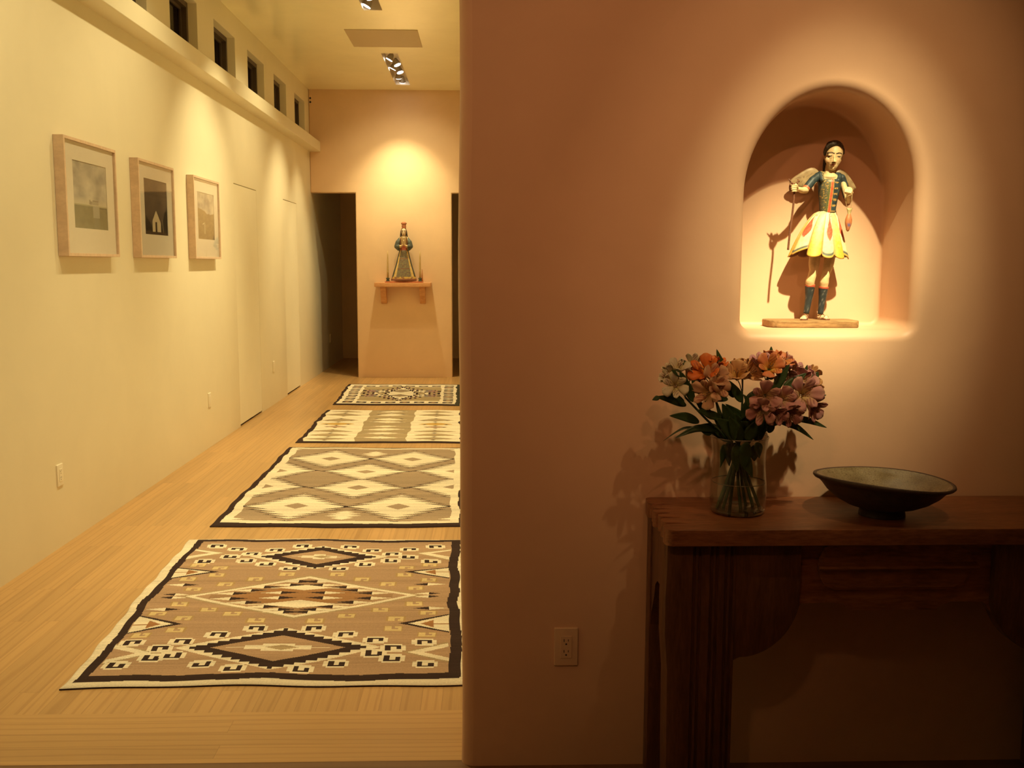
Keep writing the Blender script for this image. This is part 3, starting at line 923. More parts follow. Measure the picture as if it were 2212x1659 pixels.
def rug_bands(U, V):
    k = Canvas(U, V, CRE)
    ui = U + wob(V, 5, 0.006)
    G2 = (0.36, 0.27, 0.155)
    k.put((ui > 0.335) & (ui < 0.640 + 0.015 * V), G2)
    for cu in (0.160, 0.805):
        for v, hu, hv, c in ((0.925, .115, .040, G2), (0.815, .125, .050, G2), (0.640, .125, .055, G2), (0.515, .115, .040, GLD), (0.425, .085, .036, GRY), (0.300, .135, .042, G2), (0.190, .130, .042, G2), (0.085, .125, .040, G2)):
            k.dia(cu, v, hu, hv, c, 0.014, 0.30)
            k.dia(cu, v - hv * .3, hu * 1.15, .010, c)
            for s in (-1, 1):
                k.dia(cu + s * hu * .62, v - hv * .35, 0.020, 0.008, DRK if v in (0.640, 0.425, 0.515) else GRY)
            k.dia(cu, v + hv * .8, .016, .007, DRK); k.dia(cu, v - hv * .95, .016, .007, DRK)
    cu = 0.484
    for v, hu, hv in ((0.925, .10, .035), (0.815, .105, .045), (0.665, .105, .036), (0.575, .11, .034), (0.440, .085, .030), (0.350, .12, .034), (0.235, .11, .034), (0.120, .115, .036)):
        k.dia(cu, v, hu, hv, CRE, 0.013, 0.25); k.dia(cu, v, hu * 1.3, .009, CRE)
        for s in (-1, 1): k.dia(cu + s * hu * .8, v + hv * .55, 0.020, 0.008, GRY if v < .5 else DRK)
        k.dia(cu, v - hv, .018, .006, DRK if v > .7 or v < .3 else GLD)
    k.put((ui < 0.030) | (ui > 0.968) | (V < 0.026), DRK)
    return k.c

def rug_blocks(U, V):
    k = Canvas(U, V, CRE)
    ui, vi = U + wob(V, 6, 0.004), V
    for r in range(11):
        v = 0.105 + r * 0.0785
        for cu in (0.102, 0.902):
            k.rect(cu - .042, cu + .042, v - .022, v + .022, DRK if r % 3 else (0.09, .045, .03))
            k.dia(cu, v, .022, .016, RUST if r % 2 else TAN)
    for c in range(8):
        cu = 0.10 + c * 0.1148
        for v in (0.100, 0.890):
            k.rect(cu - .040, cu + .040, v - .026, v + .026, DRK); k.dia(cu, v, .024, .016, TAN if c % 2 else RUST)
    k.put((ui > 0.168) & (ui < 0.835) & (vi > 0.155) & (vi < 0.840), (0.37, 0.28, 0.155))
    C, D = 0.505, 0.510
    TN = (0.37, 0.28, 0.155)
    st = 0.0385
    k.dia(C, D, 0.345, 0.350, DRK, st); k.dia(C, D, 0.325, 0.333, TN, st)
    k.dia(C, D, 0.305, 0.315, PNK, st); k.dia(C, D, 0.285, 0.297, TN, st)
    k.dia(C, D, 0.262, 0.275, DRK, st); k.dia(C, D, 0.248, 0.262, CRE, st); k.dia(C, D, 0.215, 0.235, TN, st)
    for s in (-1, 1):
        for cv in (0.395, 0.628):
            k.dia(C + s * .245, cv, .110, .058, DRK, 0.0235); k.dia(C + s * .245, cv, .098, .050, BLU, 0.0235); k.dia(C + s * .265, cv, .060, .040, PNK, .0235)
            k.dia(C + s * .165, cv, .060, .030, CRE)
            k.rect(C + s * .130 - .013, C + s * .130 + .013, cv - .022, cv + .022, DRK)
            k.rect(C + s * .315 - .014, C + s * .315 + .014, cv - .018, cv + .018, DRK)
    k.dia(C, D, 0.150, 0.330, DRK, 0.047); k.dia(C, D, 0.132, 0.312, CRE, 0.047)
    for q in range(-7, 8):
        for s in (-1, 1):
            for hu, hv in ((.315, .322), (.235, .252)):
                dv = q * st
                if abs(dv) < hv:
                    du = hu * (1 - abs(dv) / hv)
                    if q % 2 == 0: k.rect(C + s * du - .011, C + s * du + .011, D + dv - .014, D + dv + .014, DRK)
    for s in (-1, 1):
        for dv in (-.235, -.12, 0.02, .14, .235):
            w = .115 * (1 - abs(dv) / .34)
            k.rect(C + s * w - .011, C + s * w + .011, D + dv - .016, D + dv + .016, DRK)
    for cv in (0.405, 0.635):
        k.dia(C - .006, cv, 0.092, 0.062, DRK); k.dia(C - .006, cv, 0.078, 0.050, (0.30, .22, .14))
    k.put((ui < 0.026) | (V < 0.034) | (V > 0.972), DRK)
    k.put(ui > 0.968, (0.05, 0.045, 0.03))
    return k.c
rug('woven_rug', [(-1.475, 3.322), (-.01, 3.325), (-1.585, 5.19), (-.06, 5.16)], 330, 420, rug_hooks, 'large grey woven rug with black hooks and stepped diamonds, nearest the viewer')
rug('woven_rug', [(-1.546, 5.45), (-.10, 5.424), (-1.568, 7.873), (-.13, 7.813)], 320, 460, rug_lozenge, 'grey woven rug with eight large cream serrated diamonds, second from the viewer')
rug('woven_rug', [(-1.555, 8.10), (-.14, 8.061), (-1.593, 9.93), (-.19, 9.883)], 260, 320, rug_bands, 'cream woven rug with a tan middle band, third from the viewer')
rug('woven_rug', [(-1.583, 10.326), (-.245, 10.246), (-1.667, 12.1), (-.276, 12.045)], 260, 320, rug_blocks, 'small patterned rug with rows of dark blocks round the border, by the far wall')
# ================================================================ console table
TZ = 0.815
con = empty('console_table', (1.08, 2.58, 0), 'dark carved wooden console table against the partition under the niche', 'table')
XL, XR, YF, YB = 0.466, 1.694, 2.400, 2.757
# top: one slab with rounded edges, its left end split into worn tongues
def end_line(x_out, sgn):
    """left or right end as a run of tongues with slits between them, back to front"""
    cuts = [2.672, 2.622, 2.575, 2.531, 2.470]
    edges = [YB] + cuts + [YF]
    pts = []
    for i in range(len(edges) - 1):
        y1, y0 = edges[i], edges[i + 1]
        g = 0.0075
        a, b = (y1 if i == 0 else y1 - g), (y0 if i == len(edges) - 2 else y0 + g)
        r = min(0.018, (a - b) * 0.45)
        o = 0.004 * math.sin(i * 2.3)
        if i > 0: pts.append((x_out + sgn * (0.058 + 0.02 * math.sin(i * 1.7)), a + g)); pts.append((x_out + sgn * 0.034, a + 0.55 * g))
        for k in range(5):
            t = math.pi / 2 * k / 4
            pts.append((x_out + o + sgn * (r - r * math.sin(t)), a - r + r * math.cos(t)))
        last = i == len(edges) - 2
        rr = 0.026 if last else r
        for k in range(5):
            t = math.pi / 2 * k / 4
            pts.append((x_out + o + sgn * (rr - rr * math.cos(t)), b + rr - rr * math.sin(t)))
    return pts
left = end_line(XL, 1)
right = [(x, y) for x, y in end_line(XR, -1)][::-1]
outline = left + right
mb = MB().prism(outline, 2, TZ - 0.042, TZ)
me = mb.mesh('tabletop')
bm = bmesh.new(); bm.from_mesh(me)
bmesh.ops.recalc_face_normals(bm, faces=bm.faces)
top = [f for f in bm.faces if f.normal.z > 0.9]; bot = [f for f in bm.faces if f.normal.z < -0.9]
for grp, off in ((top, 0.013), (bot, 0.018)):
    ed = list({e for f in grp for e in f.edges if (e.verts[0].co.y + e.verts[1].co.y) / 2 < YB - 0.002})
    for sel, w in (([e for e in ed if abs(e.verts[0].co.y - YF) < 1e-4 and abs(e.verts[1].co.y - YF) < 1e-4], off),):
        bmesh.ops.bevel(bm, geom=sel, offset=w, segments=5, profile=0.5, affect='EDGES', clamp_overlap=True)
bm.to_mesh(me); bm.free()
link('tabletop', me, M['console'], con)
me.shade_smooth(); me.set_sharp_from_angle(angle=math.radians(40))

TB = TZ - 0.0425                                           # underside of the top
def front_leg(s):
    """fluted pilaster leg; s = -1 left, 1 right"""
    cx = 1.08
    def X(x): return x if s < 0 else 2 * cx - x
    prof = [(0.470, 2.505), (0.470, 2.462), (0.476, 2.449), (0.490, 2.443), (0.528, 2.441)]
    for g0 in (0.545, 0.560, 0.590, 0.604, 0.628, 0.642):
        prof += [(g0 - 0.004, 2.441), (g0 - 0.002, 2.447), (g0 + 0.003, 2.447), (g0 + 0.005, 2.441)]
    prof += [(0.653, 2.441), (0.653, 2.505)]
    rings = []
    for z, bulge in ((0, 0.006), (0.06, 0.010), (0.20, 0.008), (0.42, 0.006), (0.52, -0.002), (0.62, -0.003), (0.70, 0.0), (TB, 0.0)):
        rings.append([(X(x - (bulge * -1 if x < 0.5 else 0)), y, z) for x, y in prof])
    if s > 0: rings = [r[::-1] for r in rings]
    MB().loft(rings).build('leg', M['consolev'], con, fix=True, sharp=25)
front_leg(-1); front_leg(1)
for s in (-1, 1):                                          # rear legs
    def X(x): return x if s < 0 else 2.16 - x
    x0, x1 = sorted((X(0.474), X(0.545)))
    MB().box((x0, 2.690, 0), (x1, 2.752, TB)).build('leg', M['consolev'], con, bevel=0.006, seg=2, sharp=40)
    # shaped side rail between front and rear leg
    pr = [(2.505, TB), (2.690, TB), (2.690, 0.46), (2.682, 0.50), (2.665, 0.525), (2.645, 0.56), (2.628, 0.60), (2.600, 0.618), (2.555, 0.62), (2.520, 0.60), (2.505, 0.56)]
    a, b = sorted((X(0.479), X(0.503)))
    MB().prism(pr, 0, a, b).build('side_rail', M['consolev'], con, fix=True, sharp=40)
    # curved bracket in the corner, standing proud of the apron
    arc = [(0.6535, TB), (0.824, TB), (0.824, 0.606)]
    for k in range(1, 15):
        t = k / 14
        arc.append((0.824 - 0.142 * (1 - math.cos(t * math.pi / 2)) ** 1.0 * 1.0 - 0.012 * t, 0.606 - 0.145 * math.sin(t * math.pi / 2) ** 1.15))
    arc.append((0.6535, 0.452))
    arc = [(X(x), z) for x, z in arc]
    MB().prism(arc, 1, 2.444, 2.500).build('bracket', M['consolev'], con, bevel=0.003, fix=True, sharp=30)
# apron with shaped lower edge
ap = [(0.640, TB), (1.520, TB), (1.520, 0.50), (1.385, 0.520), (1.352, 0.560), (1.322, 0.598), (1.238, 0.599), (1.212, 0.592), (1.198, 0.578), (0.962, 0.578), (0.948, 0.592), (0.922, 0.599), (0.838, 0.598), (0.808, 0.560), (0.775, 0.520), (0.640, 0.50)]
MB().prism(ap, 1, 2.468, 2.492).build('apron', M['console'], con, bevel=0.002, fix=True, sharp=30)
# drawer: panel with canted corners and a projecting pull rail
def oct_(x0, x1, z0, z1, cx, cz):
    return [(x0 + cx, z0), (x1 - cx, z0), (x1 - cx * .35, z0 + cz * .3), (x1, z0 + cz), (x1, z1 - cz), (x1 - cx * .3, z1 - cz * .3), (x1 - cx, z1), (x0 + cx, z1), (x0 + cx * .3, z1 - cz * .3), (x0, z1 - cz), (x0, z0 + cz), (x0 + cx * .35, z0 + cz * .3)]
dr = MB()
a_, b_ = oct_(0.876, 1.284, 0.636, 0.764, 0.045, 0.045), oct_(0.884, 1.276, 0.644, 0.756, 0.042, 0.042)
dr.loft([[(x, 2.4675, z) for x, z in a_], [(x, 2.461, z) for x, z in a_], [(x, 2.457, z) for x, z in b_]])
dro = dr.build('drawer', M['console'], con, fix=True, sharp=20)
pr = MB()
sec = [(2.4565, 0.692), (2.441, 0.694), (2.436, 0.700), (2.438, 0.706), (2.4565, 0.712)]
pr.prism(sec, 0, 0.870, 1.292)
pr.build('pull_rail', M['console'], dro, fix=True, bevel=0.0015, sharp=30)

# ================================================================ stoneware bowl
bc = at(1907, 1113, 2, TZ)
BX, BY = bc.x, 2.550
m, nt, b = new_mat('celadon_glaze')
p = pos(nt)
vo = N(nt, 'ShaderNodeTexVoronoi', feature='DISTANCE_TO_EDGE'); vo.inputs['Scale'].default_value = 170
dn = N(nt, 'ShaderNodeMapping'); dn.inputs['Scale'].default_value = (1, 1, 0.5); nt.links.new(p, dn.inputs[0]); nt.links.new(dn.outputs[0], vo.inputs['Vector'])
cr = ramp(nt, vo.outputs['Distance'], [(0.0, (0.07, 0.05, 0.025)), (0.05, (0.24, 0.205, 0.115))])
bl = mix(nt, cr, ramp(nt, tex(nt, p, 26, 4), [(0.35, (0.55, 0.5, 0.42)), (0.65, (1, 1, 1))]), 0.7, 'MULTIPLY')
nt.links.new(bl, b.inputs['Base Color']); b.inputs['Roughness'].default_value = 0.12; b.inputs['Specular IOR Level'].default_value = 0.6
bump(nt, b, vo.outputs['Distance'], 0.15, 0.001)
M['celadon'] = m
M['clay_body'] = plain('dark_clay', (0.055, 0.036, 0.028), 0.5, var=0.3, scale=60)
bowl = empty('ceramic_bowl', (BX, BY, TZ), 'wide footed stoneware bowl with pale green crackle inside, on the console', 'bowl')
RO = 0.181
outer = [(0.060, 0.0), (0.060, 0.004), (0.057, 0.020), (0.063, 0.022), (0.094, 0.031), (0.121, 0.045), (0.145, 0.064), (0.158, 0.080), (0.167, 0.088), (0.177, 0.0915), (RO, 0.096), (0.180, 0.1005), (0.176, 0.1015), (0.171, 0.0995)]
inner = [(0.171, 0.0995), (0.164, 0.095), (0.150, 0.083), (0.125, 0.064), (0.095, 0.047), (0.060, 0.036), (0.025, 0.031), (0, 0.030)]
def tilt(mb):                                              # the hand-thrown rim stands askew
    out = []
    for x, y, z in mb.v:
        h = max(0, (z - TZ - 0.024) / 0.075)
        out.append((x, y, z - h * 0.056 * (x - BX) - h * 0.033 * (y - BY) + h * 0.004 * math.sin(2 * math.atan2(y - BY, x - BX)) ))
    mb.v = out
    return mb
o_ = tilt(MB().lathe([(0, 0.002), (0.050, 0.002), (0.052, 0.0)] + outer, (BX, BY, TZ), 72)).build('body', M['clay_body'], bowl, smooth=True, fix=True)
tilt(MB().lathe(inner, (BX, BY, TZ), 72)).build('glazed_inside', M['celadon'], bowl, smooth=True)

# ================================================================ glass vase with water
VC = at(1594, 1107, 2, TZ); VX, VY = VC.x, 2.585
vase = empty('glass_vase', (VX, VY, TZ), 'clear glass vase half full of water holding the flowers', 'vase')
M['thick'] = pane_mat('thick_glass', (0.62, 0.58, 0.42), 2.5)
VP = [(0.064, 0.0), (0.070, 0.004), (0.0735, 0.014), (0.0755, 0.045), (0.0750, 0.075), (0.0720, 0.11), (0.0705, 0.14), (0.0715, 0.17), (0.0745, 0.195), (0.0770, 0.208)]
VI = [(r - 0.0025, max(z, 0.016)) for r, z in VP[2:]]
MB().lathe([(0, 0.0)] + VP + [(0.0760, 0.2092)] + VI[::-1] + [(0.066, 0.015), (0, 0.0145)], (VX, VY, TZ), 64).build('glass', M['vase'], vase, smooth=True)
WL = 0.086
wp = [(0, 0.0165), (0.066, 0.0168)] + [(r - 0.0032, z) for r, z in VP if 0.02 < z < WL] + [(0.0714, WL), (0.066, WL - 0.0012), (0, WL - 0.0012)]
MB().lathe(wp, (VX, VY, TZ), 64).build('water', M['water'], vase, smooth=True)
mr_ = MB().tube([(VX + 0.0716 * math.cos(t * math.pi / 24), VY + 0.0716 * math.sin(t * math.pi / 24), TZ + WL) for t in range(49)], 0.0011, 6, caps=False)
mr_.build('water_line', plain('meniscus', (0.12, 0.10, 0.055), 0.15, 0, 0.8), vase, smooth=True)
MB().lathe([(0, 0.001), (0.064, 0.001), (0.0695, 0.005), (0.072, 0.0125), (0, 0.0128)], (VX, VY, TZ), 48).build('base', M['thick'], vase, smooth=True)
rim = MB()
rim.tube([(VX + 0.0766 * math.cos(t * math.pi / 24), VY + 0.0766 * math.sin(t * math.pi / 24), TZ + 0.2088) for t in range(49)], 0.0013, 6, caps=False)
rim.build('rim', plain('glass_rim', (0.20, 0.17, 0.12), 0.1, 0, 0.8), vase, smooth=True)

# ================================================================ alstroemerias
GREEN_D, GREEN_L = (0.022, 0.045, 0.014), (0.055, 0.105, 0.03)
M['leafm'] = painted('leaf_green', 0.4, 0.45, 0.2, 0.1)
def V3(u, v, dy=0.0): return at(u, v, 1, VY + dy)
def curve(pts, n=14):
    """smooth path through points"""
    P = [Vector(p) for p in pts]
    if len(P) == 2: P = [P[0], (P[0] + P[1]) / 2, P[1]]
    out = []
    for i in range(len(P) - 1):
        p0, p1, p2, p3 = P[max(i - 1, 0)], P[i], P[i + 1], P[min(i + 2, len(P) - 1)]
        for k in range(n):
            t = k / n
            out.append(0.5 * ((2 * p1) + (-p0 + p2) * t + (2 * p0 - 5 * p1 + 4 * p2 - p3) * t * t + (-p0 + 3 * p1 - 3 * p2 + p3) * t ** 3))
    out.append(P[-1])
    return out
def leaf_mesh(base, tip, width, sag=0.0, twist=0.0, face=None):
    base, tip = Vector(base), Vector(tip)
    L = (tip - base).length
    mid = (base + tip) / 2 + Vector((0, 0, sag * L))
    path = curve([base, mid, tip], 7)
    t0 = (tip - base).normalized()
    up = Vector(face) if face is not None else Vector((0, -1, 0.35))
    side = t0.cross(up)
    side = side.normalized() if side.length > 1e-3 else t0.orthogonal().normalized()
    nor = side.cross(t0).normalized()
    rings = []
    n = len(path) - 1
    for i, p in enumerate(path):
        s = i / n
        w = width * (0.07 + 1.20 * math.sin(math.pi * (s * 0.97 + 0.03) ** 0.85) ** 1.15 * (1 - 0.30 * s)) if i < n else 0.0004
        a = twist * s
        sd = side * math.cos(a) + nor * math.sin(a)
        nn_ = nor * math.cos(a) - side * math.sin(a)
        th = 0.0007
        row = []
        for f, cup in ((-1, .22), (-.5, .06), (0, 0), (.5, .06), (1, .22)):
            row.append(p + sd * f * w / 2 + nn_ * cup * w * .5)
        rings.append([q + nn_ * th for q in row] + [q - nn_ * th for q in row[::-1]])
    mb = MB().loft(rings)
    me = mb.mesh('leaf')
    ph = random.random() * 9
    def fn(x, y, z, nr):
        d = (Vector((x, y, z)) - base).length
        k = 0.5 + 0.5 * math.sin(d * 260 + ph)
        return lerp(GREEN_D, GREEN_L, 0.35 + .35 * nz(x, y, z, 40) + .1 * k)
    return paint(me, fn)
KIND = {
    'white': ((0.62, 0.58, 0.44), (0.66, 0.58, 0.25), (0.20, 0.10, 0.12)),
    'orange': ((0.68, 0.17, 0.03), (0.72, 0.32, 0.04), (0.30, 0.06, 0.02)),
    'peach': ((0.62, 0.34, 0.15), (0.66, 0.42, 0.12), (0.28, 0.08, 0.05)),
    'pinkyellow': ((0.60, 0.36, 0.22), (0.66, 0.46, 0.12), (0.32, 0.06, 0.10)),
    'pink': ((0.56, 0.28, 0.27), (0.64, 0.48, 0.20), (0.22, 0.05, 0.08)),
    'mauve': ((0.50, 0.24, 0.27), (0.62, 0.50, 0.24), (0.20, 0.05, 0.10)),
    'coral': ((0.66, 0.22, 0.09), (0.72, 0.46, 0.08), (0.34, 0.06, 0.03)),
}
def flower(center, facing, size, kind, openness, parent, spin=0.0):
    """six-tepalled alstroemeria: three broad outer and three narrow streaked inner tepals, stamens inside"""
    base_c, throat, streak = KIND[kind]
    F = Vector(facing).normalized()
    X = F.orthogonal().normalized(); Y = F.cross(X)
    mb, cols = MB(), []
    L = size * 1.15
    root = Vector(center) - F * L * 0.42
    for k in range(6):
        outer_ = k % 2 == 0
        a = spin + k * math.pi / 3
        R = X * math.cos(a) + Y * math.sin(a)
        T = F.cross(R)
        wmax = size * (0.66 if outer_ else 0.36)
        op = openness * (1.0 if outer_ else 0.85) * (0.92 + .16 * random.random())
        rings = []
        n = 10
        jag = random.random() * 6
        for i in range(n + 1):
            s = i / n
            rad = L * (0.05 + 0.16 * s + op * 0.62 * s ** 1.9)
            hgt = L * (0.92 * s - op * 0.34 * s ** 2.6) + (0.012 * L if outer_ else 0.03 * L)
            w = wmax * (0.16 + 0.84 * math.sin(min(1.0, s * 0.80) ** 1.25 * math.pi * 0.62)) if outer_ else wmax * (0.16 + .84 * math.sin(s ** 1.1 * math.pi * .72))
            w *= 1.0 if s < .86 else max(0.10, (1 - ((s - .86) / .16) ** 2))
            p = root + F * hgt + R * rad
            drad = L * (0.16 + op * 0.62 * 1.9 * s ** .9); dh = L * (0.92 - op * 0.34 * 2.6 * s ** 1.6)
            tn = (F * dh + R * drad).normalized()
            nr = T.cross(tn).normalized()
            row = []
            for f in (-1, -.6, -.2, .2, .6, 1):
                cup = 0.14 * (f * f) * w * (1 - 0.6 * s) + 0.07 * w * math.sin(f * 5 + jag + s * 3)
                q = p + T * f * w / 2 - nr * cup * -1.0
                row.append(q)
            rings.append([q + nr * 0.0005 for q in row] + [q - nr * 0.0005 for q in row[::-1]])
        mb.loft(rings)
        for i in range(n + 1):
            s = i / n
            for j in range(12):
                f = (-1, -.6, -.2, .2, .6, 1)[j if j < 6 else 11 - j]
                c = lerp(throat, base_c, (s - .15) / .5)
                if outer_:
                    c = lerp(c, lerp(base_c, (0.45, 0.50, 0.25), .5), max(0, (s - .85) / .15) * (1 - abs(f)) * .8)
                    c = lerp(c, tuple(x * .72 for x in base_c), max(0, .5 - abs(f)) * .5)
                else:
                    c = lerp(c, throat, 0.55 * math.sin(math.pi * min(1, s * 1.1)))
                    if 0.40 < s < 0.86 and ((i + j) % 2 == 0) and abs(f) < .7: c = lerp(c, streak, .8)
                cols.append(c)
    me = mb.mesh('blossom')
    a_ = me.attributes.new('Col', 'FLOAT_COLOR', 'POINT')
    buf = np.ones((len(cols), 4), np.float32); buf[:, :3] = cols
    a_.data.foreach_set('color', buf.ravel())
    o = link('blossom', me, M['paintgloss'], parent, True)
    st = MB()
    for k in range(5):
        a = spin + k * 1.26 + .4
        R = X * math.cos(a) + Y * math.sin(a) - Vector((0, 0, .5))
        e = root + F * L * 0.72 + R.normalized() * L * 0.10
        st.tube(curve([root, root + F * L * .4 + R * L * .02, e], 4), [0.0006] * 8 + [0.0006], 5)
        st.ball(e, (0.0014, 0.0014, 0.0018), nu=8, nv=6)
    st.build('stamens', M['stamen'], o, smooth=True)
    return o
M['stamen'] = plain('stamen', (0.22, 0.13, 0.07), 0.6)
M['stemm'] = plain('flower_stem', (0.040, 0.070, 0.022), 0.45, var=0.25, scale=60)
GRP = 'alstroemeria stems in the glass vase'
def bouquet_stem(label, path, flowers, leaves, r=0.0046):
    """path: stem from its cut end in the water up to the umbel; flowers and leaves hang on it"""
    pts = [V3(*p) for p in path]
    root = empty('alstroemeria_stem', pts[0], label, 'flower', GRP)
    cv = curve(pts, 10)
    mb = MB().tube(cv, [r * (1 - .40 * i / len(cv)) for i in range(len(cv))], 9)
    top = cv[-1]
    for (u, v, dy, f, size, kind, op) in flowers:
        c = V3(u, v, dy)
        F = Vector(f).normalized()
        e = c - F * size * 0.48
        mb.tube(curve([top, top * .45 + e * .55 + Vector((0, 0, .006)), e], 5), 0.0014, 6)
    mb.build('stem', M['stemm'], root, smooth=True)
    for (u, v, dy, f, size, kind, op) in flowers:
        flower(V3(u, v, dy), f, size, kind, op, root, random.random() * 6)
    for lf in leaves:
        b_, t_, w = lf[0], lf[1], lf[2]
        kw = lf[3] if len(lf) > 3 else {}
        link('leaf', leaf_mesh(V3(*b_), V3(*t_), w, **kw), M['leafm'], root, True)
    return root
S = 0.040
bouquet_stem('white alstroemeria stem at the left of the bouquet', [(1628, 1098, .02), (1600, 1010, 0), (1570, 950, -.01), (1525, 905, -.02), (1480, 858, -.02)],
    [(1459, 833, -.05, (-.25, -1, .15), .046, 'white', .85), (1440, 816, -.02, (-.9, -.3, .5), .034, 'white', .35), (1447, 797, 0, (-.5, .0, .9), .034, 'white', .4),
     (1466, 795, -.02, (.1, -.5, .9), .044, 'white', .6), (1491, 806, 0, (.5, -.4, .9), .044, 'white', .6), (1500, 782, .03, (.1, .2, 1), .045, 'white', .35)],
    [((1482, 876, -.02), (1416, 857, -.03), .021, {'sag': .05}), ((1424, 858, -.03), (1409, 864, -.04), .012), ((1510, 912, -.02), (1446, 898, -.05), .023, {'sag': .06}),
     ((1497, 868, -.05), (1474, 805, -.06), .021, {'twist': .5}), ((1476, 813, -.05), (1450, 799, -.06), .014), ((1487, 792, -.01), (1471, 776, -.01), .012), ((1478, 868, .02), (1438, 842, .02), .012),
     ((1516, 850, -.04), (1494, 822, -.05), .026, {'sag': .1})])
bouquet_stem('orange alstroemeria stem left of centre', [(1562, 1098, -.01), (1585, 1010, -.01), (1580, 950, -.02), (1560, 900, -.01), (1540, 850, 0)],
    [(1524, 800, -.03, (-.5, -.6, .6), .056, 'orange', .8), (1548, 792, -.01, (.15, -.3, 1), .050, 'orange', .45), (1512, 815, -.02, (-.8, -.5, .2), .045, 'orange', .7), (1534, 785, 0, (0, 0, 1), .045, 'orange', .45)],
    [((1568, 818, .0), (1548, 754, .0), .020, {'sag': -.02, 'twist': .4}), ((1586, 858, -.02), (1560, 812, -.03), .022), ((1540, 905, -.03), (1500, 860, -.05), .020, {'twist': .6})])
bouquet_stem('yellow pink alstroemeria stem hanging below the orange one', [(1640, 1095, .0), (1605, 1005, .01), (1575, 945, -.03), (1556, 905, -.05), (1546, 862, -.05)],
    [(1545, 815, -.06, (.1, -.8, .6), .054, 'pinkyellow', .55), (1530, 848, -.07, (-.7, -.8, -.1), .056, 'pinkyellow', .75), (1548, 838, -.08, (.2, -.9, .2), .05, 'pinkyellow', .6)],
    [((1572, 862, -.05), (1522, 868, -.07), .018, {'sag': .08}), ((1552, 930, -.03), (1458, 946, -.06), .018, {'sag': .12}), ((1520, 926, -.02), (1432, 953, -.04), .006, {'sag': .15}), ((1560, 905, -.06), (1505, 885, -.09), .02)])
bouquet_stem('peach alstroemeria stem with two trumpets in the middle', [(1548, 1098, -.02), (1580, 1010, 0), (1598, 950, .01), (1602, 900, .01), (1604, 852, .0)],
    [(1592, 808, -.02, (-.25, -.75, .7), .056, 'peach', .5), (1620, 806, .0, (.5, -.7, .6), .058, 'peach', .55), (1601, 792, .03, (0, .3, 1), .045, 'peach', .4)],
    [((1602, 868, -.02), (1575, 822, -.04), .022), ((1610, 870, 0), (1642, 838, .0), .02), ((1604, 905, -.03), (1624, 850, -.05), .022, {'twist': .5}), ((1586, 790, 0), (1577, 781, 0), .01), ((1589, 800, 0), (1590, 780, 0), .006)])
bouquet_stem('coral and pink alstroemeria stem at the top right', [(1612, 1100, .03), (1600, 1005, .03), (1618, 945, .03), (1640, 880, .04), (1655, 825, .03)],
    [(1643, 783, .0, (-.2, -.2, 1), .048, 'mauve', .4), (1664, 792, -.04, (-.1, -.9, .5), .052, 'coral', .7), (1688, 783, .0, (.4, -.4, .9), .050, 'coral', .6), (1670, 776, .03, (.1, .2, 1), .05, 'coral', .5), (1702, 784, .02, (.8, -.1, .6), .042, 'pink', .5)],
    [((1664, 790, .05), (1666, 748, .05), .017), ((1640, 795, .02), (1621, 781, .02), .014), ((1672, 815, -.02), (1644, 798, -.04), .024), ((1632, 880, .0), (1668, 836, -.02), .024)])
bouquet_stem('mauve alstroemeria stem turned down at the right', [(1600, 1100, -.02), (1595, 1005, .0), (1625, 945, .0), (1665, 885, .0), (1695, 835, .0)],
    [(1700, 810, -.03, (-.35, -.9, -.25), .050, 'mauve', .6), (1724, 803, .0, (.5, -.2, .8), .052, 'mauve', .55), (1746, 812, .02, (.8, -.1, .5), .044, 'pink', .5), (1757, 806, .04, (.8, .2, .7), .036, 'peach', .4), (1762, 834, .04, (1, .1, .1), .036, 'peach', .5)],
    [((1668, 850, -.05), (1706, 786, -.06), .022, {'twist': .3}), ((1690, 845, -.05), (1742, 806, -.05), .026), ((1750, 828, .0), (1768, 803, .0), .022), ((1736, 812, .01), (1744, 788, .01), .010), ((1754, 855, .0), (1776, 841, .0), .020), ((1750, 865, .0), (1785, 853, .0), .014), ((1680, 860, -.03), (1655, 818, -.05), .024)])
bouquet_stem('pink alstroemeria stem with large open blossoms at the lower right', [(1576, 1100, .02), (1590, 1005, -.02), (1622, 945, -.03), (1652, 905, -.05), (1672, 882, -.05)],
    [(1654, 856, -.10, (-.2, -1, .05), .056, 'pink', .75), (1692, 862, -.09, (.0, -1, .3), .050, 'pink', .55), (1645, 886, -.10, (-.35, -.9, -.3), .052, 'pink', .8), (1706, 892, -.09, (.2, -.9, -.5), .050, 'pink', .7), (1676, 893, -.10, (.1, -1, -.4), .045, 'pink', .7)],
    [((1640, 905, -.05), (1606, 852, -.07), .022), ((1684, 912, -.04), (1757, 950, -.05), .015, {'sag': .10}), ((1654, 918, -.04), (1690, 912, -.05), .014), ((1640, 930, -.03), (1600, 910, -.06), .02)])
bouquet_stem('pink alstroemeria stem with a big blossom farthest right', [(1552, 1096, .02), (1585, 1010, .02), (1622, 945, .01), (1682, 900, -.01), (1725, 872, -.02)],
    [(1737, 852, -.07, (.05, -1, .25), .062, 'pink', .75), (1757, 880, -.05, (.6, -.8, -.3), .052, 'pink', .7), (1738, 828, -.02, (.2, -.5, .8), .055, 'pink', .5)],
    [((1708, 902, -.03), (1786, 924, -.04), .016, {'sag': .05}), ((1700, 895, -.03), (1726, 845, -.05), .02), ((1660, 905, .0), (1625, 870, -.02), .022)])
extra = []
rl = random.Random(5)
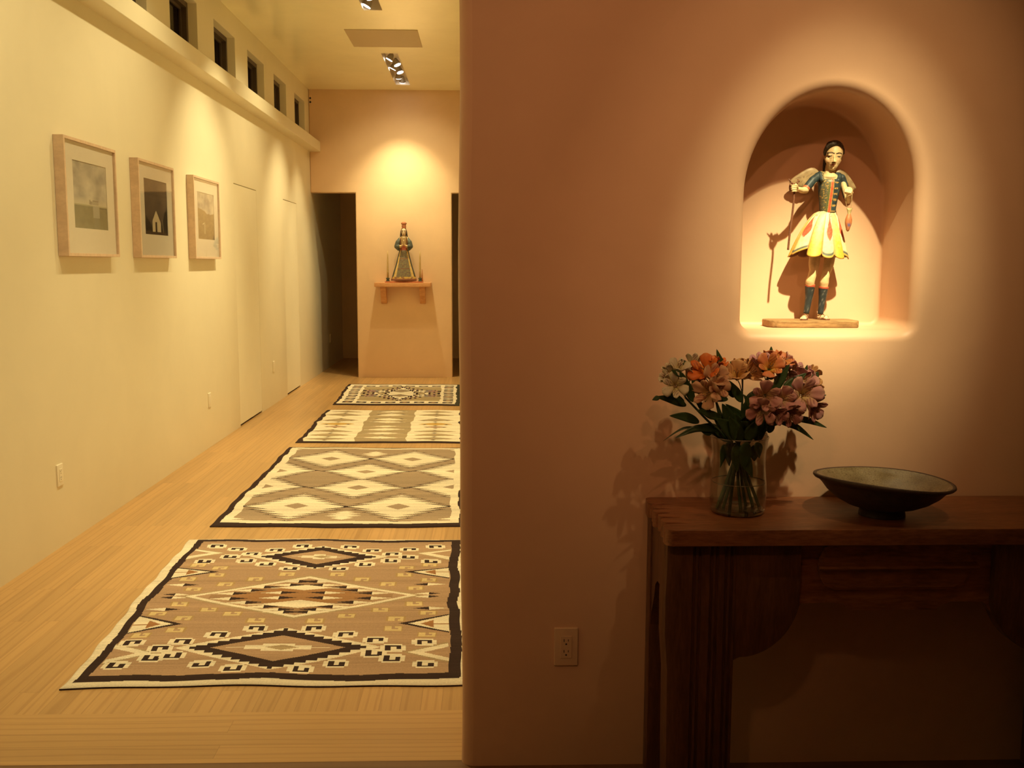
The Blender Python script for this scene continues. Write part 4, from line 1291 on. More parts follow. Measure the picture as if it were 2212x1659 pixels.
for q in range(16):
    u0, v0 = 1600 + rl.uniform(-34, 40), 948 + rl.uniform(-14, 6)
    a = rl.uniform(-1.15, 1.05)
    ln = rl.uniform(48, 85)
    extra.append(((u0, v0, rl.uniform(-.03, .03)), (u0 + math.sin(a) * ln * 1.2, v0 - math.cos(a) * ln, rl.uniform(-.06, .05)), rl.uniform(.018, .028), {'sag': rl.uniform(-.05, .12), 'twist': rl.uniform(-.6, .6)}))
for q in range(7):
    u0 = 1600 + rl.uniform(-30, 30)
    extra.append(((u0, 950 + rl.uniform(0, 12), rl.uniform(-.03, .03)), (u0 + rl.uniform(-14, 14), 1005 + rl.uniform(-15, 22), rl.uniform(-.045, .03)), rl.uniform(.018, .026), {'twist': rl.uniform(-1, 1)}))
bouquet_stem('leafy green stem filling the neck of the vase', [(1626, 1095, -.03), (1603, 1005, -.02), (1590, 950, -.03), (1578, 915, -.04)],
    [], [((1590, 950, -.06), (1548, 905, -.08), .034, {'sag': .1}), ((1600, 955, -.05), (1575, 900, -.08), .034), ((1612, 950, -.05), (1640, 905, -.07), .03), ((1625, 945, -.04), (1652, 900, -.05), .022),
         ((1565, 960, -.045), (1556, 1010, -.05), .022, {'twist': 1.2}), ((1635, 955, -.045), (1640, 990, -.045), .024, {'twist': .8}), ((1600, 975, -.05), (1625, 1032, -.05), .030, {'twist': .4}),
         ((1590, 960, -.05), (1592, 1020, -.05), .028), ((1612, 955, -.055), (1606, 1015, -.055), .030), ((1540, 930, -.03), (1508, 925, -.04), .03), ((1660, 935, -.03), (1672, 905, -.03), .018), ((1570, 925, -.05), (1538, 890, -.07), .03), ((1580, 915, -.05), (1560, 872, -.07), .028)] + extra, 0.004)
# ================================================================ carved angel in the niche
AY = 2.925
ZF = NZ0
def A(u, v, dy=0.0): return at(1690 + u / 9.758, 290 + v / 9.758, 1, AY + dy)
def B(u, v, dy=0.0): return at(1680 + u / 10.37, 440 + v / 10.37, 1, AY + dy)
def Cc(u, v, dy=0.0): return at(1650 + u / 10.05, 560 + v / 10.05, 1, AY + dy)
pa = A(0, 0); pb = A(1000, 0)
AK = (pb.x - pa.x) / 1000                                   # metres per unit of the close-up
SKIN, NAVY = (0.74, 0.56, 0.30), (0.030, 0.048, 0.055)
RED, YEL, IVO = (0.58, 0.075, 0.03), (0.66, 0.40, 0.05), (0.74, 0.64, 0.44)
ang = empty('carved_saint', (0.978, AY, ZF), 'painted wooden winged saint in blue bodice and red and yellow skirt, in the niche', 'statue')

# ---- base plank
bp_ = MB()
pl = [(A(0, 0).x, 0)]
x0, x1 = Cc(150, 1400, -.055).x, Cc(2085, 1430, -.055).x
outl = [(x0, 2.888), (x0 + .008, 2.874), (x0 + 0.030, 2.865), (x1 - 0.012, 2.865), (x1 - 0.003, 2.871), (x1, 2.880), (x1 + .003, 2.968), (x1 - .008, 2.978), (x0 + 0.012, 2.980), (x0 + .002, 2.970)]
bp_.prism(outl, 2, ZF + .0003, ZF + .0215)
M['plank'] = wood('weathered_plank', (0.16, 0.085, 0.035), (0.46, 0.29, 0.13), (9, 60, 90), 0.7, 0.2, 0.5)
bp_.build('base', M['plank'], ang, bevel=0.004, seg=3, fix=True, sharp=40)

# ---- body: head, neck, chest, arms, hands, legs and feet as one skin
bd = MB()
hc = A(1090, 420, 0.004)
tilt_e = Euler((math.radians(6), math.radians(5), math.radians(8)))
bd.ball(A(1092, 385, .006), (0.0250, 0.0300, 0.0285), tilt_e)
bd.ball(A(1086, 450, -.008), (0.0232, 0.0225, 0.0330), tilt_e)
bd.ball(A(1078, 545, -.008), (0.0205, 0.0215, 0.0270), tilt_e)
bd.ball(A(1066, 630, -.009), (0.0155, 0.0175, 0.0190), tilt_e)
bd.ball(A(1052, 712, -.017), (0.0062, 0.0068, 0.0058))
bd.limb([A(1100, 425, -.026), A(1100, 500, -.0310), A(1094, 572, -.0365)], [0.0019, 0.0022, 0.0031])
for s in (-1, 1): bd.ball(A(1094 + s * 26, 578, -.031), (0.0028, .0036, .0024))
bd.ball(A(1015, 405, -.0190), (0.0095, 0.0075, 0.0035)); bd.ball(A(1178, 415, -.0180), (0.0090, 0.0075, 0.0035))
for u, v, d in ((1005, 440, -.0232), (1188, 452, -.0222)): bd.ball(A(u, v, d), (0.0058, 0.0034, 0.0034))
for u, v, d in ((962, 545, -.0135), (1178, 550, -.0130)): bd.ball(A(u, v, d), (0.0085, 0.0080, 0.0100))
bd.ball(A(1070, 632, -.0255), (0.0058, 0.0042, 0.0018)); bd.ball(A(1066, 655, -.0248), (0.0045, 0.0042, 0.0020))
bd.ball(A(903, 505, .006), (0.0022, 0.005, 0.0075)); bd.ball(A(1262, 508, .008), (0.0020, 0.005, 0.0075))
bd.limb([A(1025, 660, .008), A(1000, 800, .008), A(985, 900, .004)], [0.0150, 0.0150, 0.0190], 18)
bd.ball(A(1000, 905, -.005), (0.0210, 0.0150, 0.0095)); bd.ball(A(1000, 960, 0), (0.030, 0.018, 0.020))
# arms
bd.limb([A(760, 890, .0), A(490, 1170, -.022)], [0.0098, 0.0090])
bd.limb([A(490, 1175, -.022), A(410, 1180, -.036), A(325, 1150, -.050)], [0.0098, 0.0088, 0.0062])
bd.limb([A(1255, 930, .0), A(1385, 1400, -.018)], [0.0098, 0.0085])
bd.limb([A(1400, 1400, -.018), A(1405, 1330, -.036), A(1400, 1262, -.050)], [0.0088, 0.0082, 0.0066])
# hand on the staff: palm behind it, four fingers folded across, thumb up
SX = 246
bd.ball(A(262, 1130, -.051), (0.0085, 0.0055, 0.0105))
for k, (v, ln) in enumerate(((1078, .9), (1117, 1.0), (1158, .97), (1200, .82))):
    r = 0.0027 - .0002 * k
    bd.limb([A(300, v + 6, -.053), A(285, v, -.0645), A(258, v - 1, -.0680), A(285 - 85 * ln, v + 4, -.0665), A(290 - 108 * ln, v + 8, -.0580)], [r * 1.1, r * 1.1, r * 1.05, r, r * .9], 10)
bd.limb([A(320, 1150, -.052), A(318, 1110, -.060), A(300, 1072, -.0640), A(283, 1050, -.0645)], [0.0034, 0.0031, 0.0028, 0.0024], 10)
# right fist hanging over the cord: knuckles up, fingers pointing down
bd.ball(A(1395, 1195, -.052), (0.0125, 0.0085, 0.0120))
for k, (u, ln) in enumerate(((1330, .82), (1370, 1.0), (1410, 1.0), (1448, .85))):
    r = 0.0030 - .0002 * abs(k - 1)
    t = 1150 + abs(k - 1.2) * 10 + k * 6
    bd.limb([A(u + 14, t - 8, -.056), A(u + 2, t + 12, -.0640), A(u - 6, t + 62 * ln, -.0660), A(u - 2, t + 92 * ln, -.0610), A(u + 10, t + 84 * ln, -.0540)], [r, r * 1.1, r, r * .95, r * .85], 10)
bd.limb([A(1455, 1270, -.052), A(1475, 1235, -.058), A(1462, 1200, -.0615), A(1448, 1180, -.0625)], [0.0034, 0.0031, 0.0028, 0.0023], 10)
# legs
bd.limb([B(860, 950, .0), Cc(1090, 100, .0), Cc(1080, 250, -.004), Cc(1035, 400, -.006), Cc(1005, 480, -.004), Cc(1000, 620, .002), Cc(975, 850, .002), Cc(915, 1190, .0)],
        [0.0170, 0.0160, 0.0128, 0.0122, 0.0136, 0.0120, 0.0085, 0.0060], 18)
bd.limb([B(1210, 950, .0), Cc(1410, 100, .0), Cc(1365, 260, -.003), Cc(1325, 410, -.006), Cc(1310, 500, -.004), Cc(1290, 650, .002), Cc(1265, 880, .002), Cc(1222, 1200, .0)],
        [0.0165, 0.0152, 0.0126, 0.0120, 0.0134, 0.0116, 0.0084, 0.0058], 18)
def foot(heel, toe, w):
    h, t = Vector(heel), Vector(toe)
    d = (t - h); s = Vector((-d.y, d.x, 0)).normalized()
    bd.limb([h, h + d * .35 + Vector((0, 0, -.002)), h + d * .75], [0.0072, 0.0078, 0.0074])
    for k in range(5):
        o = (k - 2) * w / 5
        bd.limb([h + d * .6 + s * o * .9, h + d * (1.02 - .035 * abs(k - 1.5)) + s * o + Vector((0, 0, -.0022))], [0.0040, 0.0024 if k else .003], 8)
fz = ZF + .0295
def G(u, v, dy, z):
    p = Cc(u, v, dy); return (p.x, p.y, z)
foot(G(915, 1250, .004, fz), G(850, 1300, -.034, fz - .002), 0.017)
foot(G(1205, 1250, .004, fz), G(1390, 1300, -.022, fz - .002), 0.017)
me = voxel(bd, 0.00095, 2, 0.5)
eyeL, eyeR = A(1003, 444, -.026), A(1190, 458, -.025)
brL = [A(u, v, -.024) for u, v in ((945, 402), (985, 386), (1035, 385), (1080, 408))]
brR = [A(u, v, -.023) for u, v in ((1128, 418), (1165, 402), (1210, 400), (1250, 412))]
mou = A(1068, 644, -.027); nos = A(1094, 590, -.036); chn = A(1050, 700, 0)
def seg_d(p, pts):
    best = 9
    for a, b in zip(pts[:-1], pts[1:]):
        ax, az, bx, bz = a.x, a.z, b.x, b.z
        t = max(0, min(1, ((p[0] - ax) * (bx - ax) + (p[1] - az) * (bz - az)) / ((bx - ax) ** 2 + (bz - az) ** 2)))
        best = min(best, math.hypot(p[0] - ax - t * (bx - ax), p[1] - az - t * (bz - az)))
    return best
def skin(x, y, z, n):
    c = tuple(k * (0.94 + 0.10 * nz(x, y, z, 55)) for k in SKIN)
    if z > 1.74 and n.y < -0.05:
        q = (x, z)
        if min(seg_d(q, brL), seg_d(q, brR)) < 0.0017: return (0.05, 0.03, 0.02)
        for e in (eyeL, eyeR):
            dx, dz = (x - e.x), (z - e.z)
            if abs(dx) < 0.0064:
                lash = -0.0012 - 0.9 * (0.0012 - dx * dx * 28)
                if abs(dz - lash) < 0.0010: return (0.03, 0.018, 0.012)
                if lash < dz < 0.0040 - dx * dx * 60: return lerp(c, (0.66, 0.52, 0.34), .5)
                if -0.0044 < dz < lash and abs(dx) < .004: return (0.12, 0.06, 0.035) if abs(dx) < .0022 else (0.6, .5, .36)
        dx, dz = x - mou.x, z - mou.z
        if abs(dx) < 0.0062 and abs(dz + dx * dx * -12) < 0.0022 - abs(dx) * .2: return (0.20, 0.035, 0.02) if abs(dz + dx * dx * -12) < .0006 else (0.36, 0.085, 0.05)
        if math.hypot(x - nos.x - .002, z - nos.z) < 0.0016 or math.hypot(x - nos.x + .002, z - nos.z) < 0.0016: return (0.10, 0.04, 0.02)  # nostril shadow painted as dark dots under the nose
        for ck in (A(955, 560, -.02), A(1190, 565, -.02)):
            d = math.hypot(x - ck.x, z - ck.z)
            if d < .010: c = lerp(c, (0.70, 0.40, 0.22), 0.5 * (1 - d / .010))
    if z < ZF + .033 and z > ZF + .02: c = (0.62, 0.46, 0.30)
    return c
paint(me, skin)
link('body', me, M['paint'], ang, True)

# ---- hair
hr = MB()
hr.ball(A(1092, 330, .012), (0.0280, 0.0300, 0.0285), tilt_e)
hr.ball(A(1084, 230, .004), (0.0215, 0.0230, 0.0125), Euler((0, math.radians(8), 0)))
hr.limb([A(900, 420, .004), A(900, 375, .001), A(918, 325, -.006), A(950, 268, -.014), A(1000, 222, -.019), A(1060, 198, -.022), A(1130, 195, -.022), A(1200, 220, -.018), A(1248, 268, -.012), A(1275, 330, -.004), A(1280, 400, .004)], [.0050, .0058, .0062, .0064, .0064, .0064, .0064, .0062, .0060, .0056, .0048], 12)
hr.limb([A(930, 560, .022), A(895, 700, .024), A(868, 790, .022)], [0.0100, 0.0065, 0.0030])
me = voxel(hr, 0.0011, 7)
paint(me, lambda x, y, z, n: lerp((0.018, 0.014, 0.012), (0.075, 0.06, 0.045), 0.5 + 1.1 * nz(x, y * 3, z, 190)))
link('hair', me, M['paint'], ang, True)

# ---- bodice and sleeves
bo = MB()
rings = []
for (v, ul, ur, d0, d1) in ((1660, 790, 1112, -.024, .020), (1560, 785, 1122, -.025, .021), (1400, 775, 1150, -.027, .022), (1250, 762, 1190, -.029, .023), (1120, 752, 1222, -.030, .023), (1020, 752, 1236, -.029, .022), (968, 770, 1238, -.026, .021), (955, 790, 1230, -.022, .019)):
    a, b_ = A(ul, v), A(ur, v); c = (a + b_) / 2; rx = (b_.x - a.x) / 2
    rings.append([(c.x + rx * math.cos(t), c.y + (d1 if math.sin(t) > 0 else -d0) * math.sin(t), c.z) for t in [2 * math.pi * k / 40 for k in range(40)]])
bo.loft(rings)
bo.limb([A(745, 890, .0), A(800, 870, -.004), A(838, 960, -.018)], [0.0118, 0.0100, 0.0065])
bo.limb([A(1235, 925, .0), A(1200, 905, -.004), A(1178, 975, -.018)], [0.0112, 0.0090, 0.0062])
bo.limb([A(800, 860, .010), A(1180, 890, .010)], [0.012, 0.012])
me = voxel(bo, 0.0012, 2)
def bodice(x, y, z, n):
    # stripe runs down the front, leaning
    v = (A(0, 0).z - z) / AK
    cu = 1050 + (980 - 1050) * (v - 980) / 670
    u = (x - A(0, v, -.024).x) / AK - cu
    base = tuple(k * (0.9 + 0.5 * nz(x, y, z, 120)) for k in NAVY)
    if n.y > -0.15: return base
    if abs(u) < 24: return lerp(RED, (0.45, 0.12, .05), 0.5 + nz(x, y, z, 200))
    if abs(u) < 38: return (0.36, 0.25, 0.07)
    if -74 < u < -46: return (0.12, 0.13, 0.045)
    if -200 < u < -74:
        h = nz(x, 0, z, 210) + .4 * nz(x, 3, z, 420)
        if h > 0.26: return (0.40, 0.26, 0.07)
        return lerp((0.075, 0.080, 0.050), (0.16, 0.15, 0.09), .5 + nz(x, 1, z, 300))
    if 52 < u < 160 and v > 985:
        k = (v % 118) / 118
        if 0.30 < k < 0.62 and nz(x, 7, z, 330) > -0.15 and u < 140: return (0.46, 0.29, 0.08)
        return tuple(q * 1.15 for q in base)
    return base
paint(me, bodice)
link('bodice', me, M['paint'], ang, True)
sl = MB()
def sleeve(pts, rad, name):
    me = voxel(MB().limb(pts, rad, 20), 0.0012, 2)
    e = Vector(pts[-1])
    def fn(x, y, z, n):
        d = (Vector((x, y, z)) - e).length
        if d < rad[-1] * 1.02: return (0.46, 0.13, 0.06)
        return tuple(k * (0.95 + 0.6 * nz(x, y, z, 110)) for k in NAVY)
    paint(me, fn)
    link(name, me, M['paint'], ang, True)
sleeve([A(765, 885, .0), A(640, 975, -.008), A(505, 1140, -.020)], [0.0120, 0.0122, 0.0112], 'sleeve')
sleeve([A(1245, 925, .0), A(1300, 1060, -.002), A(1360, 1350, -.012)], [0.0120, 0.0112, 0.0098], 'sleeve')

# ---- skirt of overlapping tongues
LOBES = [(-180, -146), (-146, -112), (-112, -84), (-84, -36), (-36, -6), (-6, 20), (20, 44), (44, 84), (84, 116), (116, 148), (148, 180)]
wl, wr = B(908, 200), B(1272, 200); hl, hr_ = B(250, 1190), B(1550, 1290)
wc, wrx = (wl + wr) / 2, (wr.x - wl.x) / 2
hc_, hrx = (hl + hr_) / 2, (hr_.x - hl.x) / 2
topz, hemz = B(1080, 175).z, B(900, 1180).z
sk_v, sk_f, sk_c = [], [], []
NS, NT = 360, 34
def lobe(th):
    d = math.degrees(th)
    for i, (a, b_) in enumerate(LOBES):
        if a <= d < b_: return i, (d - a) / (b_ - a)
    return 0, 0
HEM = {3: 0.93, 4: 1.02, 5: 1.045, 6: 1.06, 7: 1.08}
for side in (0, 1):
    for j in range(NT + 1):
        t = j / NT
        for k in range(NS):
            th = -math.pi + 2 * math.pi * k / NS
            i, f = lobe(th)
            sc = math.sqrt(max(0, 1 - (2 * f - 1) ** 2 * (0.985 if 2 < i < 8 else .80)))
            ln = HEM.get(i, 1.02)
            ln = ln * (0.90 + 0.10 * sc)
            if i == 3: ln = 0.83 + 0.19 * (1 - f) ** 1.2 - .06 * (1 - min(1, 4 * f))
            if i == 7: ln = 0.96 + 0.13 * f - .08 * (1 - min(1, 5 * (1 - f)))
            tt = t * ln
            flare = tt ** 0.66
            rx = wrx + (hrx - wrx) * flare * 1.0
            ry = 0.020 + 0.038 * tt ** 0.75
            bul = 1 + (0.10 * tt * (sc - .5)) + (0.05 if i in (4, 6) else 0) * tt
            if i in (3, 7, 2, 8): bul = 0.97 + .05 * sc
            inn = 0.0028 if side else 0
            cx = wc.x + (hc_.x - wc.x) * tt ** 0.55
            x = cx + math.sin(th) * (rx * bul - inn)
            y = AY - math.cos(th) * (ry * bul - inn)
            z = topz + (hemz - topz) * tt
            sk_v.append((x, y, z))
            if side: c = (0.20, 0.075, 0.035)
            else:
                n1 = nz(x, y, z, 120); n2 = nz(x, 5, z, 260)
                edge = min(f, 1 - f)
                if i in (4, 6, 2, 9):
                    c = lerp((0.70, 0.56, 0.24), YEL, (t - .25) * 1.8 + n1 * .4)
                    if n2 > .42 and t > .2: c = (0.30, 0.30, 0.07)
                elif i in (3, 5, 7, 0, 10, 8, 1):
                    c = lerp(IVO, (0.70, 0.55, 0.26), .4 + n1 * .6)
                    r0 = (0.50 if i != 5 else 0.56)
                    wdt = 0.46 * math.sin(math.pi * min(1, max(0, (t - 0.02) / 0.62)) ** 1.9) if t < .64 else 0
                    off = 0.55 if i == 3 else (0.62 if i == 5 else .40)
                    if i in (3, 5, 7) and abs(f - off) < wdt * (.66 if i == 3 else .70) and t > .05: c = lerp(RED, (0.62, 0.16, 0.09), .4 + n2 * .8)
                    if i == 3 and f < .28: c = lerp(c, YEL, .7)
                    if .91 < t < .965: c = (0.11, 0.13, 0.10)
                    elif t >= .965: c = (0.66, 0.44, 0.10)
                else: c = IVO
                if edge < .07 and t > .1: c = lerp(c, (0.42, 0.24, 0.10), .55)
                if t < .14 and n2 > -.1 and f > .5: c = lerp(c, (0.10, .10, .09), .6)
            sk_c.append(c)
row = NS
for side in (0, 1):
    o = side * (NT + 1) * row
    for j in range(NT):
        for k in range(NS):
            a, b_ = o + j * row + k, o + j * row + (k + 1) % row
            q = (a, b_, b_ + row, a + row)
            sk_f.append(q[::-1] if side == 0 else q)
o = (NT + 1) * row
for k in range(NS):
    a, b_ = NT * row + k, NT * row + (k + 1) % row
    sk_f.append((a, a + o, b_ + o, b_))
mb = MB().add(sk_v, sk_f)
me = mb.mesh('skirt')
bm = bmesh.new(); bm.from_mesh(me); bmesh.ops.recalc_face_normals(bm, faces=bm.faces); bm.to_mesh(me); bm.free()
a_ = me.attributes.new('Col', 'FLOAT_COLOR', 'POINT')
buf = np.ones((len(sk_c), 4), np.float32); buf[:, :3] = sk_c; a_.data.foreach_set('color', buf.ravel())
link('skirt', me, M['paint'], ang, True)

# ---- hose, sandals
def hose(pts, rad):
    P = curve(pts, 6); R = np.interp(np.linspace(0, 1, len(P)), np.linspace(0, 1, len(rad)), rad)
    mb = MB().tube(P, list(R), 22)
    me = mb.mesh('hose')
    zt = P[0].z
    def fn(x, y, z, n):
        zz = z + 0.12 * (x - P[0].x)
        if zz > zt - 0.0068 + 0.0014 * nz(x, y, z, 300): return (0.50, 0.10, 0.05)
        c = tuple(k * (0.8 + 0.9 * max(0, nz(x, y, z, 160))) for k in (0.034, 0.042, 0.045))
        return (0.15, 0.14, 0.12) if nz(x * 1.5, y, z * .6, 260) > .42 else c
    paint(me, fn)
    link('hose', me, M['paint'], ang, True)
hose([Cc(1004, 545, .001), Cc(998, 640, .002), Cc(975, 850, .002), Cc(918, 1180, .0)], [0.0150, 0.0146, 0.0126, 0.0098, 0.0082])
hose([Cc(1300, 590, .001), Cc(1290, 660, .002), Cc(1266, 880, .002), Cc(1226, 1195, .0)], [0.0147, 0.0143, 0.0124, 0.0096, 0.0080])
M['sandal'] = plain('sandal_leather', (0.17, 0.055, 0.03), 0.5, var=.2, scale=80)
for heel, toe in ((G(918, 1250, .010, ZF + .0225), G(846, 1300, -.038, ZF + .0225)), (G(1195, 1250, .010, ZF + .0225), G(1412, 1300, -.026, ZF + .0225))):
    h, t = Vector(heel), Vector(toe); d = t - h; s = Vector((-d.y, d.x, 0)).normalized()
    out = []
    for k in range(28):
        a = 2 * math.pi * k / 28
        w = 0.0098 + 0.0018 * math.cos(a)
        p = (h + t) / 2 + d * .53 * math.cos(a) + s * w * math.sin(a)
        out.append((p.x, p.y))
    mb = MB().prism(out, 2, ZF + .0216, ZF + .0252)
    for f in (.35, .70):
        c = h + d * f
        mb.tube([c + s * 0.0098 * math.cos(q) + Vector((0, 0, 0.0030 + 0.0125 * math.sin(q) * (1 if f < .5 else .72))) for q in [math.pi * i / 12 for i in range(13)]], 0.0013, 6)
    mb.build('sandal', M['sandal'], ang, fix=True, sharp=40)

# ---- wings
def wing(outline, y, th, root, name='wing'):
    P = [A(u, v, y) for u, v in outline]
    c = sum(P, Vector()) / len(P)
    mb = MB()
    n = len(P)
    rings = []
    for s, dy in ((0.0, -th * .55), (.5, -th * .55), (.9, -th * .40), (1.0, -th * .1), (1.0, th * .3), (.9, th * .5), (0.0, th * .5)):
        rings.append([(c.x + (p.x - c.x) * max(s, .001), p.y + dy + 0.10 * abs(p.x - root.x) * max(s, .001) + 0.10 * abs(c.x - root.x) * (1 - s), c.z + (p.z - c.z) * max(s, .001)) for p in P])
    mb.loft(rings)
    me = mb.mesh(name)
    bm = bmesh.new(); bm.from_mesh(me); bmesh.ops.recalc_face_normals(bm, faces=bm.faces)
    bmesh.ops.subdivide_edges(bm, edges=bm.edges, cuts=1, use_grid_fill=True); bm.to_mesh(me); bm.free()
    def fn(x, y_, z, nn):
        r = math.hypot(x - root.x, (z - root.z))
        a = math.atan2(z - root.z, x - root.x)
        line = abs(math.sin(a * 17 + r * 6))
        col = lerp((0.33, 0.24, 0.12), (0.46, 0.35, 0.19), .5 + nz(x, 0, z, 60))
        if line < .16 and r > .018: col = lerp(col, (0.17, 0.10, 0.05), .7)
        return col
    paint(me, fn)
    o = link(name, me, M['paint'], ang, True)
    me.set_sharp_from_angle(angle=math.radians(50))
wing([(800, 860), (775, 800), (735, 745), (675, 708), (610, 703), (530, 728), (430, 785), (330, 850), (240, 915), (182, 972), (168, 1010), (185, 1050), (225, 1075), (262, 1078), (300, 1105), (350, 1118), (395, 1108), (440, 1120), (495, 1092), (560, 1080), (640, 1020), (730, 960)], .028, .008, A(790, 850, .03))
wing([(1090, 880), (1115, 820), (1160, 770), (1225, 742), (1290, 752), (1345, 792), (1400, 855), (1455, 930), (1510, 1010), (1555, 1085), (1572, 1125), (1558, 1155), (1532, 1160), (1515, 1185), (1490, 1188), (1468, 1165), (1440, 1150), (1405, 1100), (1360, 1040), (1300, 985), (1200, 930)], .028, .008, A(1110, 850, .03))

# ---- staff and fish are held: things of their own
sf = MB()
sh = [A(262, 1050, -.060), A(252, 1130, -.060), A(246, 1260, -.059), A(236, 1450, -.058), B(318, 300, -.057), B(275, 620, -.055), B(232, 1035, -.052)]
P = curve(sh, 8)
sf.tube(P, list(np.interp(np.linspace(0, 1, len(P)), [0, .1, .5, 1], [.0024, .0026, .0030, .0032])), 12)
sf.limb([A(262, 1062, -.060), A(215, 1040, -.060), A(175, 1005, -.060), A(135, 945, -.061)], [.0026, .0025, .0022, .0013], 10)
sf.limb([A(262, 1062, -.060), A(305, 1040, -.060), A(330, 1005, -.060), A(345, 975, -.060), A(328, 950, -.060)], [.0026, .0025, .0023, .0022, .0013], 10)
sf.limb([A(345, 978, -.060), A(360, 1000, -.060)], [.0020, .0014], 8)
sf.ball(A(175, 1120, -.049), (.0050, .004, .0115)); 
M['staff'] = wood('staff_wood', (0.10, 0.035, 0.02), (0.24, 0.10, 0.05), (60, 60, 20), 0.5)
so = sf.build('staff', M['staff'], None, smooth=True)
rebase(so, P[-1])
tag(so, 'thin brown wooden staff with a forked top, held in the winged saint\'s hand', 'staff')
for k in range(7):
    q = P[20 + k * 4]
    MB().tube([q + Vector((-.0033, -.0005, 0)), q + Vector((0, -.0034, .0002)), q + Vector((.0033, -.0005, 0))], 0.0004, 6).build('notch', plain('notch_chalk', (0.34, .22, .14), .7) if k == 0 else bpy.data.materials['notch_chalk'], so)
fish = empty('carved_fish', B(1600, 190, -.052), 'small painted wooden fish hanging on a cord from the winged saint\'s fist', 'fish')
fp = [(120, 0.0075, .0022), (150, 0.0060, .0020), (180, .0045, .0020), (215, .0034, .0026), (250, .0044, .0034), (300, .0064, .0050), (360, .0078, .0060), (420, .0080, .0060), (480, .0068, .0054), (540, .0050, .0042), (590, .0038, .0032), (622, .0016, .0014)]
rings = []
for v, rx, ry in fp:
    rx, ry = rx * 1.3, ry * 1.25
    c = B(1608 - (v - 120) * 0.085, v, -.052)
    rings.append([(c.x + rx * math.cos(t), c.y + ry * math.sin(t), c.z + (0.003 * abs(math.cos(t)) if v < 160 else 0)) for t in [2 * math.pi * k / 20 for k in range(20)]])
me = MB().loft(rings).mesh('fish_body')
def fishc(x, y, z, n):
    v = (B(0, 0, -.052).z - z) / ((B(0, 0, -.052).z - B(0, 1000, -.052).z) / 1000)
    if v < 235: return lerp((0.45, .32, .13), (0.20, .2, .1), .5 + nz(x, y, z, 400))
    if 440 < v < 520 and nz(x, y, z, 260) > -.12 and n.x < .35: return (0.10, 0.11, 0.26)
    return lerp((0.52, 0.20, 0.08), (0.36, 0.12, 0.05), .5 + nz(x, y, z, 350))
paint(me, fishc); link('fish_body', me, M['paint'], fish, True)
cd = MB()
for pts in (([1335, 1340, -.060], [1340, 1450, -.056], [1372, 1560, -.053], [1400, 1640, -.052]), ([1478, 1265, -.060], [1462, 1400, -.057], [1448, 1540, -.054], [1405, 1640, -.052]), ([1335, 1340, -.060], [1390, 1300, -.0695], [1478, 1265, -.060])):
    cd.tube(curve([A(*p) for p in pts], 6), .0007, 6)
cd.build('cord', plain('cord', (0.42, 0.30, 0.15), .8), fish)
# ================================================================ bracket shelf and the robed figure at the end of the hall
SY0, SYW = 12.635, EW
shl = empty('wall_shelf', (-1.03, EW, 1.215), 'plain wooden bracket shelf on the far wall under the robed statue', 'shelf')
MB().box((-1.388, SY0, 1.192), (-0.671, EW + .001, 1.245)).build('board', M['shelf'], shl, bevel=0.004, seg=2, sharp=40)
for bx in (-1.285, -0.782):
    pr = [(EW + .001, 1.192), (12.700, 1.192), (12.700, 1.165), (12.715, 1.150), (12.735, 1.138), (12.745, 1.120), (12.748, 1.095), (12.760, 1.070), (12.785, 1.055), (12.800, 1.040), (12.806, 1.010), (12.825, 0.985), (12.850, 0.972), (EW + .001, 0.968)]
    MB().prism(pr, 0, bx - .036, bx + .036).build('bracket', M['shelf'], shl, bevel=0.004, fix=True, sharp=35)
VYY = 12.765
def D(u, v, dy=0.0): return at(820 + u / 11.057, 470 + v / 11.06, 1, VYY + dy)
d0 = D(0, 0); DK = (D(1000, 0).x - d0.x) / 1000
zb = 1.2455
vir = empty('robed_saint', (D(580, 0).x, VYY, zb), 'carved robed woman with a crown and praying hands standing on the far shelf', 'statue')
MRED, MBLU, GOLD, SKN = (0.33, 0.075, 0.035), (0.075, 0.085, 0.075), (0.58, 0.38, 0.10), (0.70, 0.52, 0.32)
def zof(v): return D(0, v).z
bx0, bx1 = D(140, 1500).x, D(1035, 1500).x
MB().box((bx0, VYY - .085, zb), (bx1, VYY + .085, zb + 0.016)).build('base', plain('red_base', (0.50, 0.15, 0.06), .5, var=.15), vir, bevel=0.003, sharp=40)
